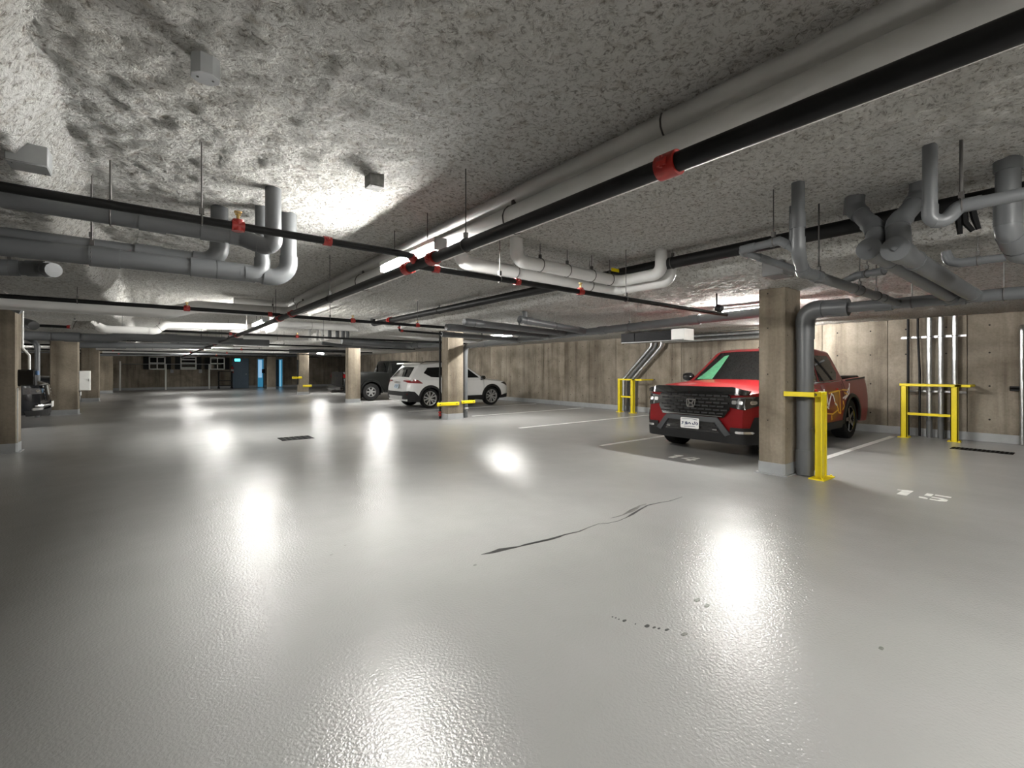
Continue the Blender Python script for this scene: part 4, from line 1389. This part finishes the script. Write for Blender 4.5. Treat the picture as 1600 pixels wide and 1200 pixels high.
    def arches(s, m, wd=.07, th=.02):
        for xa in (s.fx, s.rx):
            for sg in (1, -1):
                k = M()
                secs = []
                for a_ in np.linspace(-.12, PI + .12, 17):
                    sec = []
                    for r_, o in ((s.Ra - .012, -.02), (s.Ra - .012, th), (s.Ra + wd * .7, th), (s.Ra + wd, .0)):
                        x, z = xa + r_ * math.cos(a_), s.Rw + r_ * math.sin(a_)
                        x = max(-s.L / 2 + .02, min(s.L / 2 - .02, x))
                        sec.append(s.warp(x, sg * (s.ys(x, max(z, s.zb)) + o), z))
                    secs.append(sec)
                k.loft(secs, cap=False)
                s.part('wheel_arch_trim', k, m)

    def mirrors(s, m, x, z, y):
        for sg in (1, -1):
            k = M().lathe([(0, -.10), (.05, -.10), (.085, -.06), (.09, .04), (.07, .10), (0, .11)], 'y', 12)
            k.v = [(x + p[0] * .75, sg * (y + .12 + p[1]), z + p[2] * .95) for p in k.v]
            k.box(x - .03, x + .03, min(sg * (y - .04), sg * (y + .06)), max(sg * (y - .04), sg * (y + .06)), z - .09, z - .05)
            s.part('side_mirror', k, m)


def rr(y0, y1, z0, z1, c=.02):
    return [(y0 + c, z0), (y1 - c, z0), (y1, z0 + c), (y1, z1 - c), (y1 - c, z1), (y0 + c, z1), (y0, z1 - c), (y0, z0 + c)]


def stroke(pts, wd):
    """polyline -> list of quads in 2-D"""
    out = []
    for (a_, b_), (c_, d_) in zip(pts, pts[1:]):
        v = V((c_ - a_, d_ - b_, 0))
        n_ = V((-v.y, v.x, 0)).normalized() * wd / 2
        e = v.normalized() * wd * .3
        out.append([(a_ + n_.x - e.x, b_ + n_.y - e.y), (a_ - n_.x - e.x, b_ - n_.y - e.y), (c_ - n_.x + e.x, d_ - n_.y + e.y), (c_ + n_.x + e.x, d_ + n_.y + e.y)])
    return out


def strokes_part(car, name, lines, wd, fn, m, parent=None, th=.003):
    mm = M()
    for ln in lines:
        for qd in stroke(ln, wd):
            n = len(qd)
            mm.add([fn(a_, b_, th + .003) for a_, b_ in qd] + [fn(a_, b_, .0) for a_, b_ in qd],
                   [(0, 1, 2, 3), (7, 6, 5, 4)] + [(i, (i + 1) % 4, n + (i + 1) % 4, n + i) for i in range(4)])
    return car.part(name, mm, m, parent)


# ---------- red pickup (nose toward the aisle)
c = Car('red pickup truck with black hood guard and side decals, behind the nearest column', (9.41, 4.02, 0), PI, dict(
    L=5.30, w=.985, df=.55, dr=.25, tf=.20, tr=.10, lean=.14, bow=.05, rlean=.04, fx=1.69, rx=-1.49, Ra=.455, Rw=.385, tw=.26, zb=.30,
    zs=([-2.65, -.9, 0, 1.5, 2.3, 2.65], [1.20, 1.14, 1.10, 1.07, 1.03, .98]), zt=([-2.65, -.9, 0, 1.35, 2.2, 2.52, 2.65], [1.22, 1.16, 1.16, 1.19, 1.145, 1.10, 1.04]),
    xb0=1.38, xr0=.48, xr1=-.95, xb1=-1.28, cz=1.10, cz2=1.14, zr=1.76, zr2=1.71, wc=.92, tum=.26), name='pickup_truck', cat='truck')
c.shell(PRED)
c.under()
c.cab(PRED)
c.wheels(.25, 5, GLOSSB)
c.arches(PLASTIC, .06)
ws = c.sheet('windshield', [(-.93, .05), (.93, .05), (.90, .90), (-.90, .90)], c.wind, GLASSD, step=.15)
c.sheet('windshield_patch', [(-.86, .09), (-.47, .09), (-.50, .45), (-.55, .78), (-.66, .76), (-.78, .30)], lambda a_, b_, o: c.wind(a_, b_, o + .012), PATCH_G, .001, .1, ws, 'green patch on the glass')  # flat green sheet laid on the windshield
c.sheet('inspection_card', [(.30, .70), (.52, .66), (.5, .84), (.34, .86)], lambda a_, b_, o: c.wind(a_, b_, o + .012), GREYPL, .001, .2, ws)
c.sheet('rear_glass', [(-.85, .12), (.85, .12), (.8, .86), (-.8, .86)], c.back, GLASSD, step=.2)
for sg in (1, -1):
    c.sheet('front_window', [(1.02, 1.15), (.10, 1.15), (.10, 1.62), (.52, 1.62)], c.cside(sg), GLASSD)
    c.sheet('rear_window', [(.02, 1.15), (-.88, 1.17), (-1.0, 1.30), (-.74, 1.62), (.02, 1.62)], c.cside(sg), GLASSD)
    c.sheet('window_trim', [(1.1, 1.11), (-1.05, 1.13), (-1.05, 1.15), (1.07, 1.135)], c.cside(sg), GLOSSB)
    for xx in (1.12, .06, -.98):
        c.sheet('door_seam', [(xx, .42), (xx + .012, .42), (xx + .012 , 1.09), (xx, 1.09)], c.side(sg), PLASTIC, .001)
    c.sheet('bed_seam', [(-1.12, 1.0), (-1.105, 1.0), (-1.04, 1.16), (-1.055, 1.16)], c.side(sg), PLASTIC, .001)
    for xx in (.18, -.86):
        c.sheet('door_handle', rr(xx, xx + .2, .98, 1.015, .012), c.side(sg), PRED, .03)
    c.sheet('sill', [(-.98, .26), (1.18, .26), (1.18, .40), (-.98, .40)], c.side(sg), PLASTIC, .015)
    c.sheet('bed_rail', [(-2.6, 1.185), (-1.25, 1.135), (-1.25, 1.165), (-2.6, 1.215)], c.side(sg), PLASTIC, .012)
    hl = c.sheet('headlight', [(sg * .55, .925), (sg * .60, .80), (sg * .80, .765), (sg * .955, .84), (sg * .955, .965), (sg * .75, .955)], c.front, GLOSSB, .018, .08)
    for a_, b_ in ((.63, .70), (.73, .79), (.86, .92)):
        c.sheet('reflector', rr(sg * a_ if sg > 0 else -b_, sg * b_ if sg > 0 else -a_, .845, .90, .012), lambda p, q, o: c.front(p, q, o + .02), CHROME, .006, .1, hl)
    c.sheet('running_light', [(sg * .62, .925), (sg * .90, .945), (sg * .90, .955), (sg * .62, .935)], lambda p, q, o: c.front(p, q, o + .02), LENS, .005, .08, hl)
    c.sheet('fog_pocket', [(sg * .60, .385), (sg * .955, .385), (sg * .955, .66), (sg * .90, .66), (sg * .86, .50), (sg * .62, .50)], c.front, PLASTIC, .012, .08)
    c.sheet('fog_light', rr(*sorted((sg * .69, sg * .90)), .415, .452, .012), lambda p, q, o: c.front(p, q, o + .016), CHROME, .008, .08)
# nose
c.sheet('hood_guard', [(-.84, .985), (.84, .985), (.86, 1.04), (.62, 1.10), (-.62, 1.10), (-.86, 1.04)], c.front, GLOSSB, .055, .1)
g = c.sheet('grille', [(-.52, .64), (.52, .64), (.60, .76), (.60, .96), (.52, 1.0), (-.52, 1.0), (-.60, .96), (-.60, .76)], c.front, GLOSSB, .02, .1)
bars = M()
for k in range(6):
    z = .685 + k * .053
    for y0 in np.arange(-.54, .50, .12):
        yy = y0 + (.06 if k % 2 else 0)
        q = [c.front(a_, b_, .022 + dd) for dd in (0, .022) for a_, b_ in ((yy, z), (yy + .1, z), (yy + .1, z + .022), (yy, z + .022))]
        bars.add(q, [(3, 2, 1, 0), (4, 5, 6, 7), (0, 1, 5, 4), (1, 2, 6, 5), (2, 3, 7, 6), (3, 0, 4, 7)])
gb = c.part('grille_mesh', bars, PLASTIC, g)
gb['kind'] = 'stuff'
strokes_part(c, 'grille_edge', [[(-.50, .655), (.50, .655)]], .012, lambda a_, b_, o: c.front(a_, b_, o + .03), CHROME, g)
fe = lambda a_, b_, o: c.front(a_, .835 + b_, o + .045)
e_ = .012
strokes_part(c, 'emblem', [[(-.072, .055), (.072, .055)], [(.072, .055), (.066, -.02), (.05, -.058), (-.05, -.058), (-.066, -.02), (-.072, .055)],
                           [(-.042, .042), (-.026, 0), (-.036, -.046)], [(.042, .042), (.026, 0), (.036, -.046)], [(-.026, -.002), (.026, -.002)]], .017, fe, CHROME, None, .008)
lo_ = c.sheet('lower_bumper', [(-.93, .26), (.93, .26), (.95, .40), (.60, .40), (.44, .62), (-.44, .62), (-.60, .40), (-.95, .40)], c.front, PLASTIC, .02, .1)
sk = lambda a_, b_, o: c.front(a_, b_, o + .02)
c.sheet('skid_frame', [(-.50, .56), (-.43, .635), (.43, .635), (.50, .56)], sk, GREYPL, .018, .1)
for sg in (1, -1):
    c.sheet('skid_frame', [(sg * .43, .635), (sg * .63, .40), (sg * .55, .36), (sg * .40, .56)], sk, GREYPL, .018, .1)
c.sheet('lower_intake', [(-.46, .40), (.46, .40), (.38, .55), (-.38, .55)], sk, GLOSSB, .006, .1)
for sg in (1, -1):
    c.sheet('marker_light', rr(*sorted((sg * .36, sg * .43)), .44, .455, .005), lambda p, q, o: sk(p, q, o + .008), CHROME, .006)
for k in range(2):
    c.sheet('intake_bar', [(-.44, .43 + .05 * k), (.44, .43 + .05 * k), (.44, .445 + .05 * k), (-.44, .445 + .05 * k)], lambda p, q, o: sk(p, q, o + .006), PLASTIC, .008)
pl_ = c.sheet('licence_plate', rr(-.156, .156, .435, .60, .012), lambda p, q, o: c.front(p, q, o + .05), PLATEW, .006, .2)
px_ = lambda a_, b_, o: c.front(-a_ * .3, .445 + b_ * .15, o + .057)
strokes_part(c, 'plate_print', [[(-.42, .88), (-.1, .94), (.2, .90), (.42, .86)], [(-.40, .62), (-.46, .5), (-.42, .34)], [(-.30, .66), (-.34, .42), (-.22, .34), (-.18, .5)],
                                [(-.08, .38), (.0, .56), (.06, .4)], [(.12, .34), (.16, .6), (.24, .56), (.18, .34), (.28, .32)], [(.34, .6), (.42, .56), (.36, .44), (.44, .32)], [(-.3, .16), (.3, .1)]], .045, px_, PLATEB, pl_)
c.mirrors(GLOSSB, .98, 1.22, .93)
c.part('tonneau_cover', M().box(-2.56, -1.30, -.80, .80, 1.17, 1.235), PLASTIC, bevel=.02)
c.part('roof_edge', M().box(-.9, .3, -.02, .02, 1.765, 1.80), GLOSSB, bevel=.008)
# side decals: pale jagged animal outline, amber lines
sl = c.side(1)
strokes_part(c, 'white_decal', [[(.05, .72), (.00, .86), (-.04, 1.00), (-.10, .78), (-.13, .94), (-.17, .74)], [(-.20, .70), (-.26, .80), (-.36, .92), (-.45, .88), (-.52, .74), (-.60, .70)],
                                [(-.02, .64), (-.10, .70), (-.2, .66)], [(.1, .66), (.06, .58), (.0, .62)], [(-.95, .82), (-1.15, .86), (-1.25, .96), (-1.35, 1.0)], [(-1.05, .80), (-1.3, .90), (-1.42, 1.08)]], .028, sl, DECALW)
strokes_part(c, 'amber_decal', [[(-.25, .93), (-.9, .98), (-1.25, .96)], [(-.50, .76), (-.62, .70), (-.72, .56), (-.80, .54)], [(-.80, .97), (-.78, .7), (-.82, .54)], [(-.05, .58), (-.4, .55), (-.7, .62)], [(-.95, .76), (-1.0, .66), (-.92, .6)],
                                [(-1.05, .92), (-1.22, .88)], [(-.35, .52), (-.38, .45)], [(-.1, .54), (-.13, .42)]], .026, sl, DECALY)
c.part('tail_light', M().box(-2.63, -2.52, .78, .90, .92, 1.14).box(-2.63, -2.52, -.90, -.78, .92, 1.14), REDLENS, bevel=.01)
c.sheet('rear_bumper', [(-.93, .42), (.93, .42), (.93, .60), (-.93, .60)], c.rear, PLASTIC, .06)

# ---------- white crossover (nose to the wall)
c = Car('white crossover car with black wheel arches, parked nose to the wall behind the second column', (9.10, 15.46, 0), 0, dict(
    L=4.46, w=.91, df=.62, dr=.42, tf=.22, tr=.16, lean=.16, bow=.06, rlean=.26, fx=1.31, rx=-1.34, Ra=.395, Rw=.345, tw=.225, zb=.27,
    zs=([-2.23, -1.9, -.5, 1.0, 1.9, 2.23], [1.00, 1.02, .98, .97, .88, .74]), zt=([-2.23, -1.9, -.5, 1.05, 1.8, 2.1, 2.23], [1.04, 1.06, 1.03, 1.07, .99, .90, .80]),
    xb0=1.12, xr0=.18, xr1=-1.72, xb1=-2.14, cz=1.0, cz2=1.04, zr=1.61, zr2=1.54, wc=.875, tum=.30))
c.shell(PWHITE)
c.under()
c.cab(PWHITE)
c.wheels(.255, 5, ALLOY, 'double')
c.arches(PLASTIC, .075)
c.sheet('windshield', [(-.94, .05), (.94, .05), (.90, .88), (-.90, .88)], c.wind, GLASSD, step=.15)
c.sheet('rear_glass', [(-.86, .10), (.86, .10), (.80, .78), (-.80, .78)], c.back, GLASSD, step=.2)
c.part('spoiler', M().box(-1.94, -1.60, -.62, .62, 1.535, 1.60), PWHITE, bevel=.015)
for sg in (1, -1):
    c.sheet('front_window', [(.86, 1.06), (.02, 1.06), (.02, 1.46), (.28, 1.46)], c.cside(sg), GLASSD)
    c.sheet('rear_window', [(-.06, 1.06), (-.88, 1.07), (-.88, 1.45), (-.06, 1.46)], c.cside(sg), GLASSD)
    c.sheet('quarter_window', [(-.92, 1.08), (-1.30, 1.10), (-1.56, 1.24), (-1.38, 1.43), (-.92, 1.45)], c.cside(sg), GLASSD)
    c.sheet('sill_cladding', [(-.96, .24), (.92, .24), (.92, .40), (-.96, .40)], c.side(sg), PLASTIC, .02)
    c.sheet('bumper_corner', [(-2.21, .25), (-1.74, .25), (-1.74, .40), (-1.98, .60), (-2.19, .62)], c.side(sg), PLASTIC, .018, .08)
    c.sheet('front_bumper_corner', [(2.19, .28), (1.70, .26), (1.70, .36), (2.0, .42), (2.19, .42)], c.side(sg), PLASTIC, .016, .08)
    tl = c.sheet('tail_light', [(-2.16, .985), (-2.16, .90), (-1.66, .87), (-1.66, .90), (-1.84, 1.0), (-2.0, 1.02)], c.side(sg), REDLENS, .014, .08)
    c.sheet('tail_light', [(sg * .42, .96), (sg * .84, .90), (sg * .84, .99), (sg * .5, .99)], c.rear, REDLENS, .014, .08)
    c.sheet('headlight', [(1.72, .86), (2.16, .72), (2.16, .80), (1.95, .89)], c.side(sg), GLOSSB, .01, .08)
    for xx in (.92, -.03, -.9):
        c.sheet('door_seam', [(xx, .42), (xx + .01, .42), (xx + .01, .97), (xx, .97)], c.side(sg), GREYPL, .001)
    for xx in (.08, -.82):
        c.sheet('door_handle', rr(xx, xx + .19, .87, .90, .012), c.side(sg), PWHITE, .03)
    c.part('roof_rail', M().tube([(.10, sg * .60, 1.60), (0, sg * .61, 1.66), (-1.4, sg * .62, 1.65), (-1.55, sg * .61, 1.58)], .014, 8), GLOSSB)
c.sheet('rear_bumper', [(-.84, .34), (.84, .34), (.84, .62), (.5, .60), (-.5, .60), (-.84, .62)], c.rear, PLASTIC, .03, .1)
c.sheet('skid_plate', [(-.50, .34), (.50, .34), (.56, .45), (-.56, .45)], lambda p, q, o: c.rear(p, q, o + .03), ALLOY, .012, .1)
pl_ = c.sheet('licence_plate', rr(-.16, .16, .70, .855, .01), lambda p, q, o: c.rear(p, q, o + .01), mat('pale_blue_plate', (.50, .60, .68), .4, 0, .05), .006, .2)
pq = lambda a_, b_, o: c.rear(-a_ * .3, .70 + b_ * .15, o + .018)
strokes_part(c, 'plate_print', [[(-.35, .2), (-.35, .8), (-.12, .8)], [(-.02, .75), (.0, .25), (-.1, .22)], [(.08, .8), (.3, .8), (.3, .3), (.1, .2)]], .08, pq, PLATEB, pl_)
strokes_part(c, 'chrome_strokes', [[(-.55, .5), (-.42, .1), (-.30, .6)], [(-.2, .55), (-.26, .15), (-.12, .1), (-.1, .3), (-.2, .35)], [(.0, .5), (.1, .2), (.2, .5), (.3, .2)], [(.36, .5), (.5, .3)]], .10,
             lambda a_, b_, o: c.rear(-a_ * .55, .885 + b_ * .1, o + .006), CHROME)  # irregular chrome strokes across the tailgate
for sg in (1, -1):
    c.part('reflector', M().box(-2.20, -2.16, min(sg * .70, sg * .80), max(sg * .70, sg * .80), .50, .53), REDLENS)
c.mirrors(GLOSSB, .82, 1.06, .88)
c.part('exhaust', M().cyl((-2.1, -.5, .27), (-1.8, -.5, .27), .04, 10), DSTEEL)

# ---------- black pickup behind the third column
c = Car('black pickup truck partly hidden by the third column and the white car', (9.10, 20.62, 0), 0, dict(
    L=5.39, w=.93, df=.5, dr=.14, tf=.2, tr=.06, lean=.1, bow=.05, rlean=.0, fx=1.75, rx=-1.49, Ra=.46, Rw=.385, tw=.26, zb=.36,
    zs=([-2.7, -.6, 0, 1.5, 2.3, 2.7], [1.24, 1.22, 1.13, 1.10, 1.03, .94]), zt=([-2.7, -.62, -.58, 1.3, 2.3, 2.7], [1.26, 1.24, 1.16, 1.16, 1.12, 1.0]),
    xb0=1.28, xr0=.55, xr1=-.60, xb1=-.82, cz=1.14, cz2=1.16, zr=1.77, zr2=1.73, wc=.86, tum=.26), name='pickup_truck', cat='truck')
c.shell(PBLACK)
c.under()
c.cab(PBLACK)
c.wheels(.215, 6, ALLOY)
c.arches(PBLACK, .09, .04)
c.sheet('windshield', [(-.93, .05), (.93, .05), (.90, .88), (-.90, .88)], c.wind, GLASSD, step=.15)
c.sheet('rear_glass', [(-.80, .10), (.80, .10), (.76, .86), (-.76, .86)], c.back, GLASSD, step=.2)
for sg in (1, -1):
    c.sheet('front_window', [(1.0, 1.19), (.14, 1.19), (.14, 1.63), (.60, 1.63)], c.cside(sg), GLASSD)
    c.sheet('rear_window', [(.06, 1.19), (-.60, 1.20), (-.54, 1.63), (.06, 1.63)], c.cside(sg), GLASSD)
    for xx in (1.10, .08, -.66):
        c.sheet('door_seam', [(xx, .50), (xx + .012, .50), (xx + .012, 1.12), (xx, 1.12)], c.side(sg), PLASTIC, .001)
    c.sheet('door_handle', rr(.2, .4, 1.03, 1.065, .012), c.side(sg), PBLACK, .03)
    c.sheet('side_step', [(-.9, .34), (1.15, .34), (1.15, .42), (-.9, .42)], c.side(sg), PLASTIC, .05)
    c.part('tail_light', M().box(-2.68, -2.60, min(sg * .78, sg * .91), max(sg * .78, sg * .91), 1.0, 1.16), REDLENS, bevel=.01)
c.part('bed_cover', M().box(-2.62, -.86, -.74, .74, 1.21, 1.262), PLASTIC, bevel=.01)
c.sheet('tailgate', [(-.76, .70), (.76, .70), (.76, 1.21), (-.76, 1.21)], c.rear, PBLACK, .02, .2)
c.sheet('tailgate_handle', rr(-.14, .14, 1.04, 1.12, .02), lambda p, q, o: c.rear(p, q, o + .02), PLASTIC, .02)
c.part('tailgate_emblem', M().cyl((-2.735, 0, .96), (-2.715, 0, .96), .055, 14), CHROME)
c.part('rear_bumper', M().box(-2.84, -2.66, -.90, .90, .48, .66), GLOSSB, bevel=.03)
c.part('hitch', M().box(-2.92, -2.6, -.06, .06, .36, .44).box(-2.94, -2.86, -.1, .1, .38, .46), DSTEEL, bevel=.01)
for sg in (1, -1):
    c.part('mud_flap', M().box(-1.98, -1.95, min(sg * .66, sg * .90), max(sg * .66, sg * .90), .16, .48), RUBBER)
c.part('aerial', M().cyl((1.2, -.78, 1.1), (1.0, -.80, 1.95), .006, 6), PLASTIC)
c.mirrors(PBLACK, 1.0, 1.28, .88)

# ---------- dark vehicle in the left bays (nose to the aisle)
for lab_, loc_ in (('dark glossy sport utility vehicle, nose showing between the two nearest left columns', (-4.42, 16.25, 0)),
                   ('second dark sport utility vehicle deeper in the left bays, windshield above the first', (-4.45, 22.6, 0))):
  c = Car(lab_, loc_, 0, dict(
      L=4.85, w=.95, df=.55, dr=.3, tf=.22, tr=.12, lean=.12, bow=.09, rlean=.2, fx=1.48, rx=-1.42, Ra=.44, Rw=.375, tw=.245, zb=.30,
      zs=([-2.43, -1.5, 0, 1.4, 2.1, 2.43], [1.12, 1.12, 1.08, 1.06, 1.0, .94]), zt=([-2.43, -1.5, 0, 1.2, 2.1, 2.43], [1.15, 1.15, 1.12, 1.16, 1.12, 1.02]),
      xb0=1.22, xr0=.42, xr1=-1.85, xb1=-2.28, cz=1.10, cz2=1.14, zr=1.74, zr2=1.68, wc=.90, tum=.26))
  c.shell(PNAVY)
  c.under()
  c.cab(PNAVY)
  c.wheels(.25, 5, ALLOY, 'double')
  c.arches(PLASTIC, .06)
  ws = c.sheet('windshield', [(-.94, .05), (.94, .05), (.90, .88), (-.90, .88)], c.wind, GLASSD, step=.15)
  strokes_part(c, 'wiper', [[(-.7, .10), (.0, .22)], [(.1, .10), (.75, .22)]], .03, lambda a_, b_, o: c.wind(a_, b_, o + .008), GREYPL, ws)
  for sg in (1, -1):
      c.sheet('front_window', [(.92, 1.15), (.02, 1.15), (.02, 1.60), (.44, 1.60)], c.cside(sg), GLASSD)
      c.sheet('rear_window', [(-.06, 1.15), (-1.75, 1.18), (-1.6, 1.58), (-.06, 1.60)], c.cside(sg), GLASSD)
      c.sheet('sill', [(-.96, .27), (1.02, .27), (1.02, .38), (-.96, .38)], c.side(sg), PLASTIC, .015)
      for xx in (1.0, -.02, -.96):
          c.sheet('door_seam', [(xx, .42), (xx + .01, .42), (xx + .01, 1.06), (xx, 1.06)], c.side(sg), PLASTIC, .001)
      hl = c.sheet('headlight', [(sg * .50, .90), (sg * .55, .80), (sg * .92, .78), (sg * .92, .93)], c.front, LENS, .016, .08)
      for a_, b_ in ((.58, .66), (.72, .80)):
          c.sheet('reflector', rr(*sorted((sg * a_, sg * b_)), .82, .88, .012), lambda p, q, o: c.front(p, q, o + .018), CHROME, .006, .1, hl)
      if sg > 0:
        c.sheet('turn_light', rr(.84, .94, .46, .53, .01), lambda p, q, o: c.front(p, q, o + .01), AMBER, .012, .1, label='amber turn light')
      c.sheet('fog_light', rr(*sorted((sg * .62, sg * .86)), .40, .46, .012), lambda p, q, o: c.front(p, q, o + .01), CHROME, .012, .1)
  g = c.sheet('grille', [(-.44, .60), (.44, .60), (.50, .98), (-.50, .98)], c.front, GLOSSB, .015, .1)
  for k in range(5):
      strokes_part(c, 'grille_bar', [[(-.46, .63 + k * .08), (.46, .63 + k * .08)]], .034, lambda a_, b_, o: c.front(a_, b_, o + .016), CHROME, g)
  c.part('bumper_bar', M().tube([c.front(y_, .50, .03) for y_ in np.linspace(-.85, .85, 11)], .03, 8), CHROME)
  c.sheet('lower_bumper', [(-.9, .27), (.9, .27), (.92, .40), (-.92, .40)], c.front, PLASTIC, .02, .1)
  c.sheet('licence_plate', rr(-.15, .15, .43, .57, .01), lambda p, q, o: c.front(p, q, o + .06), PLATEW, .006, .2)
  c.mirrors(PNAVY, .88, 1.2, .9)
  strokes_part(c, 'roof_rail', [[(.1, 1.0), (-1.6, 1.0)]], .03, lambda a_, b_, o: (a_, .66, 1.75 + o), ALLOY)
